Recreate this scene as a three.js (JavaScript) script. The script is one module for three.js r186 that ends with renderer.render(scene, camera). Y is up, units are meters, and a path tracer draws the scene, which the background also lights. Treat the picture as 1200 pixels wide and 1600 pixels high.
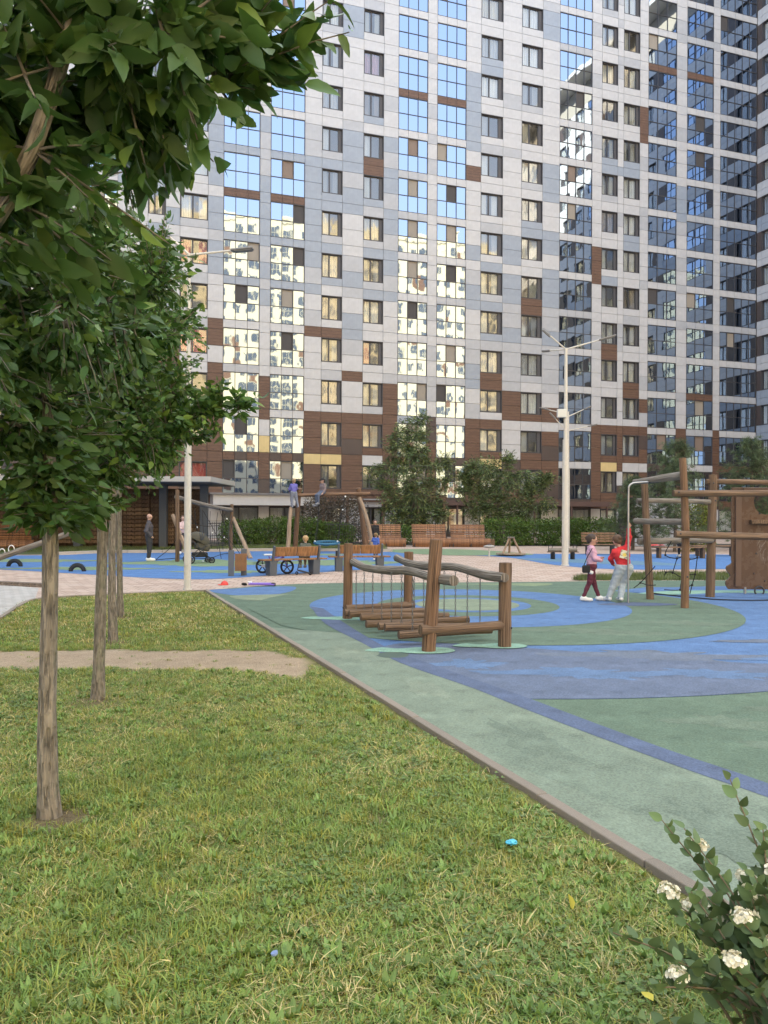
import * as THREE from 'three';
import { mergeGeometries, mergeVertices } from 'three/addons/utils/BufferGeometryUtils.js';
import { RoundedBoxGeometry } from 'three/addons/geometries/RoundedBoxGeometry.js';

// ---------------------------------------------------------------- camera, sky, sun, exposure
const scene = new THREE.Scene();
const camera = new THREE.PerspectiveCamera(66.2, 0.75, 0.05, 900);
camera.position.set(0, 1.75, 0);
camera.rotation.set(0.00163, 0, 0.0045, 'YXZ');
const renderer = new THREE.WebGLRenderer({ antialias: true });
renderer.toneMapping = THREE.LinearToneMapping;
renderer.toneMappingExposure = 6.2;
renderer.shadowMap.enabled = true;

const smooth01 = (t) => { t = Math.max(0, Math.min(1, t)); return t * t * (3 - 2 * t); };
const SUN = new THREE.Vector3(-0.95, 0.53, -0.30).normalize();
{
  const W = 512, Hh = 256, data = new Float32Array(W * Hh * 4), d = new THREE.Vector3();
  for (let j = 0; j < Hh; j++) for (let i = 0; i < W; i++) {
    const el = ((j + 0.5) / Hh - 0.5) * Math.PI, az = ((i + 0.5) / W - 0.5) * 2 * Math.PI;
    d.set(Math.cos(el) * Math.cos(az), Math.sin(el), Math.cos(el) * Math.sin(az));
    const s = Math.max(0, d.y), k = Math.pow(s, 0.55), c = Math.max(0, d.dot(SUN));
    const glow = 0.10 * Math.pow(c, 6) + 0.45 * Math.pow(c, 60);
    let r = 0.54 + (0.14 - 0.54) * k, g = 0.55 + (0.215 - 0.55) * k, b = 0.54 + (0.37 - 0.54) * k;
    const zenithLift = smooth01((s - 0.55) / 0.33); r = r + (0.385 - r) * zenithLift; g = g + (0.425 - g) * zenithLift; b = b + (0.475 - b) * zenithLift;   // overhead sky brightened, added to lift the light on the ground
    r += glow * 1.0; g += glow * 0.92; b += glow * 0.75;
    if (d.y < 0) { r = 0.22; g = 0.22; b = 0.21; }
    data.set([r, g, b, 1], (j * W + i) * 4);
  }
  const sky = new THREE.DataTexture(data, W, Hh, THREE.RGBAFormat, THREE.FloatType);
  sky.mapping = THREE.EquirectangularReflectionMapping; sky.magFilter = sky.minFilter = THREE.LinearFilter; sky.needsUpdate = true;
  scene.background = sky; scene.environment = sky;
}
const sun = new THREE.DirectionalLight(new THREE.Color(1, 0.82, 0.55), 5);
sun.position.copy(SUN).multiplyScalar(200); sun.castShadow = true;
sun.shadow.mapSize.set(4096, 4096);
Object.assign(sun.shadow.camera, { left: -130, right: 130, top: 130, bottom: -130, near: 1, far: 500 });
scene.add(sun, sun.target);

// ---------------------------------------------------------------- helpers
function rng(seed) { let a = seed >>> 0; return () => { a = (a + 0x6d2b79f5) | 0; let t = Math.imul(a ^ (a >>> 15), 1 | a); t = (t + Math.imul(t ^ (t >>> 7), 61 | t)) ^ t; return ((t ^ (t >>> 14)) >>> 0) / 4294967296; }; }
const hash2 = (x, y) => { let h = Math.imul(x | 0, 374761393) ^ Math.imul(y | 0, 668265263); h = Math.imul(h ^ (h >>> 13), 1274126177); return ((h ^ (h >>> 16)) >>> 0) / 4294967296; };
function vnoise(x, y, px = 0, py = 0) {        // value noise, optionally periodic
  const xi = Math.floor(x), yi = Math.floor(y), fx = x - xi, fy = y - yi, sx = fx * fx * (3 - 2 * fx), sy = fy * fy * (3 - 2 * fy);
  const w = (v, p) => (p ? ((v % p) + p) % p : v), h = (a, b) => hash2(w(a, px), w(b, py));
  return (h(xi, yi) * (1 - sx) + h(xi + 1, yi) * sx) * (1 - sy) + (h(xi, yi + 1) * (1 - sx) + h(xi + 1, yi + 1) * sx) * sy;
}
function fbm(x, y, oct = 4, px = 0, py = 0) { let s = 0, a = 0.5, t = 0; for (let i = 0; i < oct; i++) { s += a * vnoise(x, y, px, py); t += a; a *= 0.5; x *= 2; y *= 2; px *= 2; py *= 2; } return s / t; }
const lerp = (a, b, t) => a + (b - a) * t, clamp = (v, a, b) => Math.max(a, Math.min(b, v)), smooth = (a, b, v) => { const t = clamp((v - a) / (b - a), 0, 1); return t * t * (3 - 2 * t); };
const V = (x, y, z) => new THREE.Vector3(x, y, z);
const lin = (r, g, b) => new THREE.Color().setRGB(r, g, b);
function tex(n, fn, srgb = false, m = n) {      // fn(u,v) in 0..1, returns [r,g,b] 0..1 (linear or sRGB coded) or a number
  const data = new Uint8Array(n * m * 4);
  for (let j = 0; j < m; j++) for (let i = 0; i < n; i++) {
    const v = fn((i + 0.5) / n, (j + 0.5) / m), o = (j * n + i) * 4;
    if (typeof v === 'number') data[o] = data[o + 1] = data[o + 2] = clamp(v, 0, 1) * 255; else { data[o] = clamp(v[0], 0, 1) * 255; data[o + 1] = clamp(v[1], 0, 1) * 255; data[o + 2] = clamp(v[2], 0, 1) * 255; }
    data[o + 3] = 255;
  }
  const t = new THREE.DataTexture(data, n, m); t.wrapS = t.wrapT = THREE.RepeatWrapping; t.magFilter = THREE.LinearFilter; t.minFilter = THREE.LinearMipmapLinearFilter; t.generateMipmaps = true;
  if (srgb) t.colorSpace = THREE.SRGBColorSpace; t.needsUpdate = true; return t;
}
const rep = (t, x, y = x) => { const c = t.clone(); c.repeat.set(x, y); c.needsUpdate = true; return c; };
const mat = (c, roughness = 0.8, o = {}) => new THREE.MeshStandardMaterial({ color: Array.isArray(c) ? lin(...c) : c, roughness, ...o });
const used = {};
const numbered = (n) => { const k = used[n] = (used[n] ?? -1) + 1; return k ? n + '_' + String(k).padStart(3, '0') : n; };
function thing(name, label, category, pos = [0, 0, 0], turn = 0, group) {
  const o = new THREE.Group(); o.name = numbered(name); o.position.set(...pos); o.rotation.y = turn; o.userData = { label, category }; if (group) o.userData.group = group; scene.add(o); return o;
}
function part(name, geo, m, parent, label) { const o = new THREE.Mesh(geo, m); o.name = name; o.castShadow = o.receiveShadow = true; if (label) o.userData.label = label; parent.add(o); return o; }
function solo(name, geo, m, label, category, group) { const o = new THREE.Mesh(geo, m); o.name = numbered(name); o.castShadow = o.receiveShadow = true; o.userData = { label, category }; if (group) o.userData.group = group; scene.add(o); return o; }
function struct(name, geo, m) { const o = new THREE.Mesh(geo, m); o.name = numbered(name); o.castShadow = o.receiveShadow = true; o.userData = { kind: 'structure' }; scene.add(o); return o; }
const merge = (l) => (l.length === 1 ? l[0] : mergeGeometries(l));
function box(w, h, d, x = 0, y = 0, z = 0, rx = 0, ry = 0, rz = 0) { const g = new THREE.BoxGeometry(w, h, d); if (rx) g.rotateX(rx); if (ry) g.rotateY(ry); if (rz) g.rotateZ(rz); g.translate(x, y, z); return g; }
function rbox(w, h, d, r, x = 0, y = 0, z = 0, rx = 0, ry = 0, rz = 0) { let g = new RoundedBoxGeometry(w, h, d, 2, r); if (!g.index) g = mergeVertices(g); if (rx) g.rotateX(rx); if (ry) g.rotateY(ry); if (rz) g.rotateZ(rz); g.translate(x, y, z); return g; }
const cyl = (r0, r1, h, x = 0, y = 0, z = 0, seg = 12) => { const g = new THREE.CylinderGeometry(r1, r0, h, seg); g.translate(x, y + h / 2, z); return g; };
// tapered tube through points; uv in metres; optional bumpiness of the outline
function tube(pts, radii, seg = 8, o = {}) {
  const P = pts.map((p) => (p.isVector3 ? p : V(...p))), n = P.length, R = (i) => (typeof radii === 'number' ? radii : radii[i]);
  const pos = [], nor = [], uv = [], idx = []; let len = 0, frame = null;
  for (let i = 0; i < n; i++) {
    const t = V(0, 0, 0).subVectors(P[Math.min(i + 1, n - 1)], P[Math.max(i - 1, 0)]).normalize();
    if (!frame) { const a = Math.abs(t.y) > 0.9 ? V(1, 0, 0) : V(0, 1, 0); frame = V(0, 0, 0).crossVectors(a, t).normalize(); } else frame.addScaledVector(t, -frame.dot(t)).normalize();
    const b = V(0, 0, 0).crossVectors(t, frame); if (i) len += P[i].distanceTo(P[i - 1]);
    for (let k = 0; k <= seg; k++) {
      const a = k / seg * Math.PI * 2, c = Math.cos(a), s = Math.sin(a);
      const r = R(i) * (1 + (o.bump ? o.bump * (vnoise(len * (o.freq || 6) + (o.seed || 0) * 17.3, (k % seg) * 1.7 + (o.seed || 0) * 5.1) - 0.5) * 2 : 0)) * (o.sq ? 1 - o.sq * Math.cos(4 * a) : 1);
      const nx = frame.x * c + b.x * s, ny = frame.y * c + b.y * s, nz = frame.z * c + b.z * s;
      pos.push(P[i].x + nx * r, P[i].y + ny * r, P[i].z + nz * r); nor.push(nx, ny, nz); uv.push(k / seg * 2 * Math.PI * R(0) + (o.seed || 0) * 0.37, len + (o.seed || 0) * 0.71);
      if (i && k < seg) { const a0 = (i - 1) * (seg + 1) + k, b0 = i * (seg + 1) + k; idx.push(a0, a0 + 1, b0, b0, a0 + 1, b0 + 1); }
    }
  }
  if (o.caps !== false) for (const e of [0, n - 1]) {
    const t = V(0, 0, 0).subVectors(P[Math.min(e + 1, n - 1)], P[Math.max(e - 1, 0)]).normalize().multiplyScalar(e ? 1 : -1), c0 = pos.length / 3;
    const rim = e * (seg + 1), bev = o.bev || 0;
    pos.push(P[e].x + t.x * bev, P[e].y + t.y * bev, P[e].z + t.z * bev); nor.push(t.x, t.y, t.z); uv.push(0, 0);
    for (let k = 0; k <= seg; k++) { const q = (rim + k) * 3; pos.push(pos[q], pos[q + 1], pos[q + 2]); nor.push(t.x, t.y, t.z); uv.push(Math.cos(k / seg * 6.2832) * R(e), Math.sin(k / seg * 6.2832) * R(e)); }
    for (let k = 0; k < seg; k++) e ? idx.push(c0, c0 + 1 + k, c0 + 2 + k) : idx.push(c0, c0 + 2 + k, c0 + 1 + k);
  }
  const g = new THREE.BufferGeometry(); g.setAttribute('position', new THREE.Float32BufferAttribute(pos, 3)); g.setAttribute('normal', new THREE.Float32BufferAttribute(nor, 3)); g.setAttribute('uv', new THREE.Float32BufferAttribute(uv, 2)); g.setIndex(idx);
  if (o.bump) g.computeVertexNormals();
  return g;
}
// smooth path sampled from control points
const path = (pts, n) => new THREE.CatmullRomCurve3(pts.map((p) => (p.isVector3 ? p : V(...p))), false, 'centripetal').getPoints(n);
function flat(poly, y, hole) {                    // horizontal sheet from plan points [x,z], uv in metres
  const sh = new THREE.Shape(poly.map(([x, z]) => new THREE.Vector2(x, -z))); if (hole) sh.holes.push(new THREE.Path(hole.map(([x, z]) => new THREE.Vector2(x, -z))));
  const g = new THREE.ShapeGeometry(sh); g.rotateX(-Math.PI / 2); g.translate(0, y, 0); return g;
}
function curveXZ(pts, n, closed = false) { return new THREE.CatmullRomCurve3(pts.map(([x, z]) => V(x, 0, z)), closed, 'centripetal').getPoints(n).map((p) => [p.x, p.z]); }
const circle = (cx, cz, r, n = 96, wob = 0, a0 = 0, a1 = Math.PI * 2) => Array.from({ length: n + 1 }, (_, i) => { const a = lerp(a0, a1, i / n), q = r * (1 + wob * (fbm(Math.cos(a) * 3 + cx, Math.sin(a) * 3 + cz, 3) - 0.5)); return [cx + Math.cos(a) * q, cz + Math.sin(a) * q]; });
const inPoly = (x, z, p) => { let c = false; for (let i = 0, j = p.length - 1; i < p.length; j = i++) if ((p[i][1] > z) !== (p[j][1] > z) && x < (p[j][0] - p[i][0]) * (z - p[i][1]) / (p[j][1] - p[i][1]) + p[i][0]) c = !c; return c; };

// ---------------------------------------------------------------- shared textures
const T = {
  grain: tex(256, (u, v) => 0.30 + 0.7 * (0.55 * vnoise(u * 128, v * 128, 128, 128) + 0.45 * vnoise(u * 64 + 9, v * 64, 64, 64))),
  soft: tex(256, (u, v) => fbm(u * 6, v * 6, 5, 6, 6)),
  rubber: tex(512, (u, v) => { const f = 0.35 * hash2(u * 512, v * 512) + 0.35 * vnoise(u * 150, v * 150, 150, 150) + 0.5 * (vnoise(u * 72 + 3, v * 72, 72, 72) - 0.2), s = fbm(u * 4, v * 4, 4, 4, 4); const q = 0.46 + 0.62 * (f - 0.02) * 0.9 + 0.34 * (s - 0.5); return [q * 1.0, q, q]; }),
  wood: tex(512, (u, v) => { const w = u + 0.012 * Math.sin(v * 6.2832) + 0.008 * Math.sin(v * 12.566 + 2), s = fbm(w * 26, v * 2, 4, 26, 2), f = vnoise(w * 150, v * 6, 150, 6), crack = smooth(0.74, 0.84, vnoise(w * 44 + 3, v * 3, 44, 3)); const q = 0.55 + 0.8 * (s - 0.5) + 0.3 * (f - 0.5) - 0.36 * crack; return [q + 0.18, q + 0.15, q + 0.11]; }),
  bark: tex(512, (u, v) => { const w = u + 0.03 * fbm(u * 8, v * 8, 3, 8, 8), a = fbm(w * 16, v * 5, 4, 16, 5), b = vnoise(w * 60, v * 14, 60, 14), c = smooth(0.55, 0.75, fbm(u * 5 + 7, v * 6, 3, 5, 6)); const d = smooth(0.60, 0.80, vnoise(w * 34 + 5, v * 11, 34, 11)), e = smooth(0.6, 0.72, fbm(u * 9, v * 22, 3, 9, 22)), q = (0.52 + 0.6 * (a - 0.5) + 0.35 * (b - 0.5)) * (1 - 0.42 * d) * (1 - 0.22 * e) + 0.14; return [q * lerp(1, 0.86, c), q * lerp(0.97, 0.90, c), q * lerp(0.92, 0.78, c)]; }),
  barkBump: tex(512, (u, v) => { const w = u + 0.03 * fbm(u * 8, v * 8, 3, 8, 8); return 0.5 * fbm(w * 16, v * 5, 4, 16, 5) + 0.3 * vnoise(w * 60, v * 14, 60, 14) + 0.4 * (1 - smooth(0.60, 0.80, vnoise(w * 34 + 5, v * 11, 34, 11))); }),
};
const M = {
  log: mat([0.235, 0.155, 0.10], 0.85, { map: rep(T.wood, 2.2, 0.6), bumpMap: rep(T.wood, 2.2, 0.6), bumpScale: 0.014 }),
  logRed: mat([0.275, 0.165, 0.10], 0.85, { map: rep(T.wood, 2.2, 0.6), bumpMap: rep(T.wood, 2.2, 0.6), bumpScale: 0.014 }),
  logGrey: mat([0.33, 0.295, 0.255], 0.9, { map: rep(T.wood, 2.6, 0.7), bumpMap: rep(T.wood, 2.6, 0.7), bumpScale: 0.018 }),
  logPale: mat([0.42, 0.31, 0.22], 0.9, { map: rep(T.wood, 2.2, 0.6), bumpMap: rep(T.wood, 2.2, 0.6), bumpScale: 0.005 }),
  steel: mat([0.42, 0.42, 0.42], 0.35, { metalness: 1 }),
  galv: mat([0.56, 0.56, 0.53], 0.5, { metalness: 0.25, roughnessMap: rep(T.soft, 2) }),
  chain: mat([0.22, 0.22, 0.22], 0.4, { metalness: 1 }),
  iron: mat([0.03, 0.032, 0.036], 0.5),
  dark: mat([0.035, 0.038, 0.045], 0.55),
  rope: mat([0.02, 0.02, 0.021], 0.9),
  white: mat([0.75, 0.75, 0.73], 0.6),
};
// ---------------------------------------------------------------- ground
const KERB_A = [-4.0, -17.71], KERB_B = [4.2, 3.38];
const LAWN = [KERB_A, ...curveXZ([[-4.4, -17.5], [-5.96, -16.65], [-6.89, -15.98], [-7.0, -15.6], [-6.33, -12.96]], 16), [-2.3, 3.38], KERB_B];
struct('ground', (() => { const g = new THREE.PlaneGeometry(900, 900); g.rotateX(-Math.PI / 2); g.translate(0, -0.09, 0); return g; })(), mat([0.14, 0.12, 0.09], 0.95));

const slabs = (n, tone, jw, vary) => (u, v) => {       // n x n staggered slabs
  const row = Math.floor(v * n), uu = u * n + (row % 2) * 0.5, col = Math.floor(uu) % n, fu = uu - Math.floor(uu), fv = v * n - row;
  const j = Math.min(fu, 1 - fu, fv, 1 - fv) < jw, h = hash2(col + 31, row + 7), f = fbm(u * 20, v * 20, 4, 20, 20), g = hash2(u * 1024, v * 1024);
  const k = (j ? 0.55 : 1) * (1 - vary / 2 + vary * h) * (0.8 + 0.3 * f + 0.12 * g); return [tone[0] * k, tone[1] * k * (0.97 + 0.05 * h), tone[2] * k * (0.95 + 0.08 * h)];
};
const pinkTex = tex(1024, slabs(12, [0.90, 0.83, 0.79], 0.035, 0.24)), greyTex = tex(512, slabs(12, [0.9, 0.9, 0.9], 0.04, 0.14));
const paving = struct('pavement', flat([[-70, -75], [70, -75], [70, 40], [-70, 40]], 0, LAWN), mat([0.53, 0.43, 0.36], 0.9, { map: rep(pinkTex, 1 / 3.6), bumpMap: rep(pinkTex, 1 / 3.6), bumpScale: 0.004 }));
paving.geometry.rotateY(0); 
struct('footpath', flat([[-9.3, -18.9], [-7.9, -18.0], [-7.05, -15.9], [-6.4, -12.96], [-2.6, 1], [-30, 1], [-30, -19.6]], 0.004), mat([0.50, 0.47, 0.43], 0.9, { map: rep(greyTex, 1 / 2.4), bumpMap: rep(greyTex, 1 / 2.4), bumpScale: 0.003 }));
{ // low block edging beside the grey footpath
  const t = thing('path_edging', 'low row of tan kerb blocks beside the grey footpath', 'kerb'), m = mat([0.36, 0.28, 0.22], 0.9, { map: rep(T.soft, 1.5) });
  const a = V(-13.5, 0, -20.3), b = V(-7.7, 0, -18.15), n = 12, ang = -Math.atan2(b.z - a.z, b.x - a.x);
  for (let i = 0; i < n; i++) { const o = part('kerb_block', rbox(a.distanceTo(b) / n - 0.012, 0.1, 0.14, 0.012), m, t); o.position.lerpVectors(a, b, (i + 0.5) / n); o.position.y = 0.045; o.rotation.y = ang; }
}
// rubber play surface: base sheet + coloured inlays as thin sheets
const rub = (c, r = 0.92) => mat(c, r, { map: rep(T.rubber, 1.3), bumpMap: rep(T.rubber, 3.2), bumpScale: 0.0025 });
const RB = { green: rub([0.15, 0.22, 0.15]), pale: rub([0.255, 0.315, 0.232]), mid: rub([0.28, 0.335, 0.225]), blue: rub([0.125, 0.235, 0.45]), slate: rub([0.155, 0.195, 0.285]), strip: rub([0.125, 0.165, 0.265]), mint: rub([0.32, 0.53, 0.40]), lime: rub([0.29, 0.36, 0.20]), farBlue: rub([0.11, 0.25, 0.53]), farGreen: rub([0.25, 0.35, 0.20]) };
const FAR = [[-4.0, -17.71], [-2.3, -19.23], [-1.0, -19.65], [2.29, -20.0], [4.86, -20.4], [6.79, -20.75], [9.05, -20.9], [14, -21.1], [24, -21.3]];
const KX = (z) => lerp(KERB_A[0], KERB_B[0], (z - KERB_A[1]) / (KERB_B[1] - KERB_A[1]));
const play = struct('play_surface', flat([...curveXZ(FAR, 40), [24, 3.38], KERB_B], 0.004), RB.green);
const inlay = (name, poly, y, m) => part(name, flat(poly, y), m, play);
// clip polygons to the rubber side of the kerb by construction
const strip = curveXZ([[-1.36, -14.6], [-0.91, -12.31], [-0.27, -10.47], [0.2, -9.11], [0.9, -7.8], [1.16, -7.21], [1.54, -6.4], [2.1, -5.29], [2.37, -4.82], [3.3, -2.6], [5.6, 3.3]], 40);
const stripIn = curveXZ([[-1.1, -14.3], [-0.54, -12.12], [0.07, -10.09], [0.62, -8.9], [1.36, -7.41], [1.77, -6.5], [2.11, -5.78], [2.49, -5.08], [3.5, -2.7], [5.9, 3.3]], 40);
const edge = (z0, z1, off, n = 30) => Array.from({ length: n + 1 }, (_, i) => { const z = lerp(z0, z1, i / n); return [KX(z) + off, z]; });
inlay('pale_walkway', [...strip.filter((p) => p[1] > -11.6), ...edge(3.3, -11.9, 0.03)], 0.0145, RB.pale);
inlay('blue_field', [...stripIn.filter((p) => p[1] > -13.2 && p[1] < -7.4), ...circle(1.5, -14.85, 7.45, 60, 0, 1.585, 0), [8.9, -17], [8.4, -18.6], [6.4, -18.9], [1.7, -14.9]], 0.0065, RB.blue);
inlay('slate_field', [...circle(1.5, -14.85, 7.447, 40, 0, 1.60, 0.86), ...curveXZ([[6.2, -9.3], [5.0, -9.15], [3.9, -9.35], [2.7, -9.85], [1.6, -10.3], [0.35, -10.6], [-0.05, -10.1], [0.45, -9.1], [0.95, -8.0]], 40)], 0.009, RB.slate);
inlay('green_ring', circle(1.95, -14.85, 4.45, 96).filter(([x, z]) => x > KX(z) + 0.2), 0.0115, RB.green);
inlay('edge_strip', [...strip, ...stripIn.slice().reverse()], 0.0165, RB.strip);
inlay('blue_ring', circle(1.6, -15, 3.0, 96), 0.014, RB.blue);
inlay('green_circle', circle(1.6, -15, 1.72, 72), 0.0165, RB.green);
inlay('blue_circle', circle(1.6, -15, 1.2, 60), 0.019, RB.blue);
inlay('pale_circle', circle(1.6, -15, 0.98, 60), 0.0215, RB.mid);
inlay('blue_tongue', curveXZ([[-3.93, -17.7], [-3.3, -16.7], [-2.6, -16.45], [-2.1, -17.3], [-2.15, -18.6], [-2.9, -18.5], [-3.4, -18.05]], 40, true), 0.0065, RB.blue);
inlay('pale_tongue', curveXZ([[-3.2, -16.4], [-2.0, -16.9], [-0.6, -17.6], [0.4, -17.9], [-0.5, -17.1], [-1.6, -16.3], [-2.6, -15.6]], 40, true), 0.009, RB.mid);
inlay('lime_streak', curveXZ([[0.5, -18.9], [2.2, -18.7], [4.0, -19.2], [4.2, -19.7], [2.2, -19.5], [0.8, -19.4]], 30, true), 0.009, RB.lime);
inlay('worn_green_patch', curveXZ([[0.75, -5.9], [1.2, -6.6], [1.7, -5.8], [2.15, -4.9], [2.5, -4.1], [2.3, -3.7], [1.7, -4.2], [1.25, -4.9]], 50, true), 0.0154, rub([0.23, 0.29, 0.215]));
inlay('damp_spot', circle(0.13, -9.62, 0.2, 24, 0.5), 0.0175, mat([0.075, 0.11, 0.085], 0.7));
inlay('blue_patch', curveXZ([[4.1, -15.1], [5.0, -14.9], [5.7, -15.2], [4.9, -15.5]], 24, true), 0.0165, RB.strip);
inlay('blue_arm', curveXZ([[5.6, -17.6], [7.2, -16.7], [9.2, -16.2], [12, -16.4], [12, -19], [9, -19.2], [6.6, -18.6]], 40, true), 0.014, RB.blue);
inlay('mint_streak', curveXZ([[5.6, -17.2], [6.4, -17.05], [7.6, -17.5], [9.8, -17.3], [9.6, -17.8], [7.2, -18.0], [6, -17.6]], 40, true), 0.0165, RB.mint);
for (const [x, z, s] of [[-0.62, -12.95, 1], [0.55, -9.93, 1.05], [1.58, -10.3, 0.9], [0.47, -15.04, 0.8]])
  inlay('mint_repair_patch', curveXZ([[-0.75, 0.02], [-0.55, -0.2], [-0.35, -0.13], [-0.1, -0.22], [0.25, -0.2], [0.34, 0], [0.2, 0.16], [-0.12, 0.2], [-0.35, 0.12], [-0.55, 0.1]].map(([a, b]) => [x + a * s, z + b * s]), 50, true), 0.019, RB.mint);
{ // worn, faded and soiled patches with ragged outlines
  const R = rng(4242), tone = { p: rub([0.285, 0.34, 0.25]), d: rub([0.20, 0.255, 0.19]), b: rub([0.15, 0.24, 0.40]), s: rub([0.175, 0.21, 0.275]), g: rub([0.175, 0.235, 0.165]) };
  const rag = (x, z, rx, rz, a) => circle(0, 0, 1, 70, 1.3).map(([p, q], i) => { const k = 1 + 0.22 * (vnoise(i * 0.9 + x * 7, z * 5) - 0.5); const X = p * rx * k, Z = q * rz * k; return [x + X * Math.cos(a) - Z * Math.sin(a), z + X * Math.sin(a) + Z * Math.cos(a)]; });
  for (const [x, z, rx, rz, c] of [[1.15, -6.0, 0.16, 0.6, 'd'], [-0.42, -9.7, 0.15, 0.6, 'p'], [1.95, -4.2, 0.2, 0.5, 'd'], [0.42, -7.8, 0.14, 0.5, 'p']]) inlay('worn_patch', rag(x, z, rx, rz, -0.37), 0.0162 + R() * 0.0004, tone[c]);
  for (const [x, z, rx, rz, c] of [[3.4, -9.7, 1.1, 0.35, 's'], [5.2, -9.5, 0.9, 0.3, 'b'], [2.2, -8.6, 0.8, 0.3, 'b'], [3.6, -8.6, 0.7, 0.25, 'b'], [1.0, -9.1, 0.35, 0.3, 'b'], [5.9, -10.8, 0.9, 0.3, 's']]) inlay('worn_patch', rag(x, z, rx, rz, 0.1), 0.0098 + R() * 0.0004, tone[c]);
  for (const [x, z, rx, rz] of [[3.6, -5.9, 0.6, 0.3], [4.6, -6.9, 0.9, 0.35], [2.9, -6.6, 0.4, 0.22]]) inlay('worn_patch', rag(x, z, rx, rz, 0.2), 0.0052 + R() * 0.0004, tone.g);
  for (const [x, z, rx, rz] of [[3.3, -11.6, 1.0, 0.3], [4.9, -12.6, 0.7, 0.25], [0.6, -11.4, 0.5, 0.3]]) inlay('worn_patch', rag(x, z, rx, rz, 0.2), 0.0122 + R() * 0.0004, tone.g);
}
// far rubber fields laid in the paving
{
  const f = struct('far_play_surface', flat(curveXZ([[-26, -28.5], [-15.6, -25.2], [-11.57, -23.68], [-7.77, -21.7], [-5.91, -20.73], [-4.6, -20.55], [-3.12, -21.96], [-1.21, -23.79], [0.3, -25.4], [1.0, -30], [0.6, -35.2], [-1.16, -35.68], [-5.84, -35.6], [-9.63, -33.78], [-11.76, -33.4], [-13.31, -31.6], [-26, -31]], 120, true), 0.006), RB.farBlue);
  for (const [cx, cz, rx, rz] of [[-6.2, -27.2, 2.6, 1.9], [-9.2, -24.2, 2.0, 0.7], [-1.7, -27.6, 2.2, 1.6], [-4.6, -23.2, 1.3, 0.6], [-13, -28, 3, 0.9], [-3.0, -33, 1.6, 0.8]])
    part('green_patch', flat(circle(0, 0, 1, 60, 0.9).map(([a, b]) => [cx + a * rx, cz + b * rz]), 0.010), RB.farGreen, f);
  const h = struct('far_play_surface', flat(curveXZ([[2.2, -33.9], [4.7, -31.96], [6.0, -26.6], [7.3, -25.0], [11.1, -25.3], [16, -26.5], [16, -33.9], [10.1, -34.6], [6.4, -34.3]], 90, true), 0.006), RB.farBlue);
  part('green_patch', flat(curveXZ([[0.2, -37.6], [3.2, -38.6], [5.6, -36.2], [6.4, -33.6], [4.5, -32.9], [2.6, -32.9], [0.6, -34.9]], 50, true), 0.010), RB.farGreen, h);
  part('green_patch', flat(curveXZ([[5.2, -30.5], [7.6, -27.6], [10.5, -27.0], [9.4, -29.4], [7, -30.8]], 40, true), 0.010), rub([0.16, 0.30, 0.42]), h);
}
// kerb along the lawn, one stone after another
{
  const t = thing('lawn_kerb', 'long low concrete kerb between the lawn and the green rubber', 'kerb');
  const mk = [0, 1, 2].map((i) => mat([0.42 + i * 0.03, 0.355 + i * 0.024, 0.285 + i * 0.02], 0.92, { map: rep(T.grain, 14 + i * 3, 2), bumpMap: rep(T.grain, 14, 2), bumpScale: 0.004 }));
  const a = V(KERB_A[0], 0, KERB_A[1]), b = V(KERB_B[0], 0, KERB_B[1]), n = 23, L = a.distanceTo(b), ang = -Math.atan2(b.z - a.z, b.x - a.x), R = rng(5), g = rbox(L / n - 0.006, 0.13, 0.078, 0.008);
  for (let i = 0; i < n; i++) { const o = part('kerb_stone', g, mk[i % 3], t); o.position.lerpVectors(a, b, (i + 0.5) / n); o.position.y = -0.048 + (R() - 0.5) * 0.006; o.rotation.y = ang + (R() - 0.5) * 0.006; }
  const c = thing('paving_kerb', 'thin kerb at the far end of the lawn beside the pink paving', 'kerb'); const far = LAWN.slice(0, 18);
  for (let i = 0; i < far.length - 1; i++) { const p = V(far[i][0], 0, far[i][1]), q = V(far[i + 1][0], 0, far[i + 1][1]); if (p.distanceTo(q) < 0.05) continue; const o = part('kerb_stone', rbox(p.distanceTo(q) + 0.01, 0.1, 0.07, 0.008), mk[i % 3], c); o.position.lerpVectors(p, q, 0.5); o.position.y = -0.035; o.rotation.y = -Math.atan2(q.z - p.z, q.x - p.x); }
}
// lawn soil with the trodden path
const pathZ = (x) => -9.35 + 0.25 * Math.sin(x * 0.9 + 1) * 0.5 + (x > -1.4 ? (x + 1.4) * 0.9 : 0);
const dirt = (x, z) => { const w = (0.60 + 0.35 * (fbm(x * 1.1 + 4, z * 1.1, 3) - 0.5)) * (x < -4.5 ? 1 : 1), d = Math.abs(z - pathZ(x)) + 0.22 * (fbm(x * 5, z * 5, 4) - 0.5); return smooth(w + 0.07, w - 0.09, d) * smooth(-0.72, -1.0, x + 0.25 * (fbm(x * 4, z * 4 + 9, 3) - 0.5)); };
const TREES_XZ = [[-1.95, -4.59], [-2.69, -7.41], [-3.7, -10.74], [-4.45, -13.27]];
const mulch = (x, z) => { let b = 0; for (const [a, c] of TREES_XZ) b = Math.max(b, smooth(0.36, 0.12, Math.hypot(x - a - 0.05, z - c - 0.08) + 0.3 * (fbm(x * 6, z * 6, 3) - 0.5))); return b; };
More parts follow.
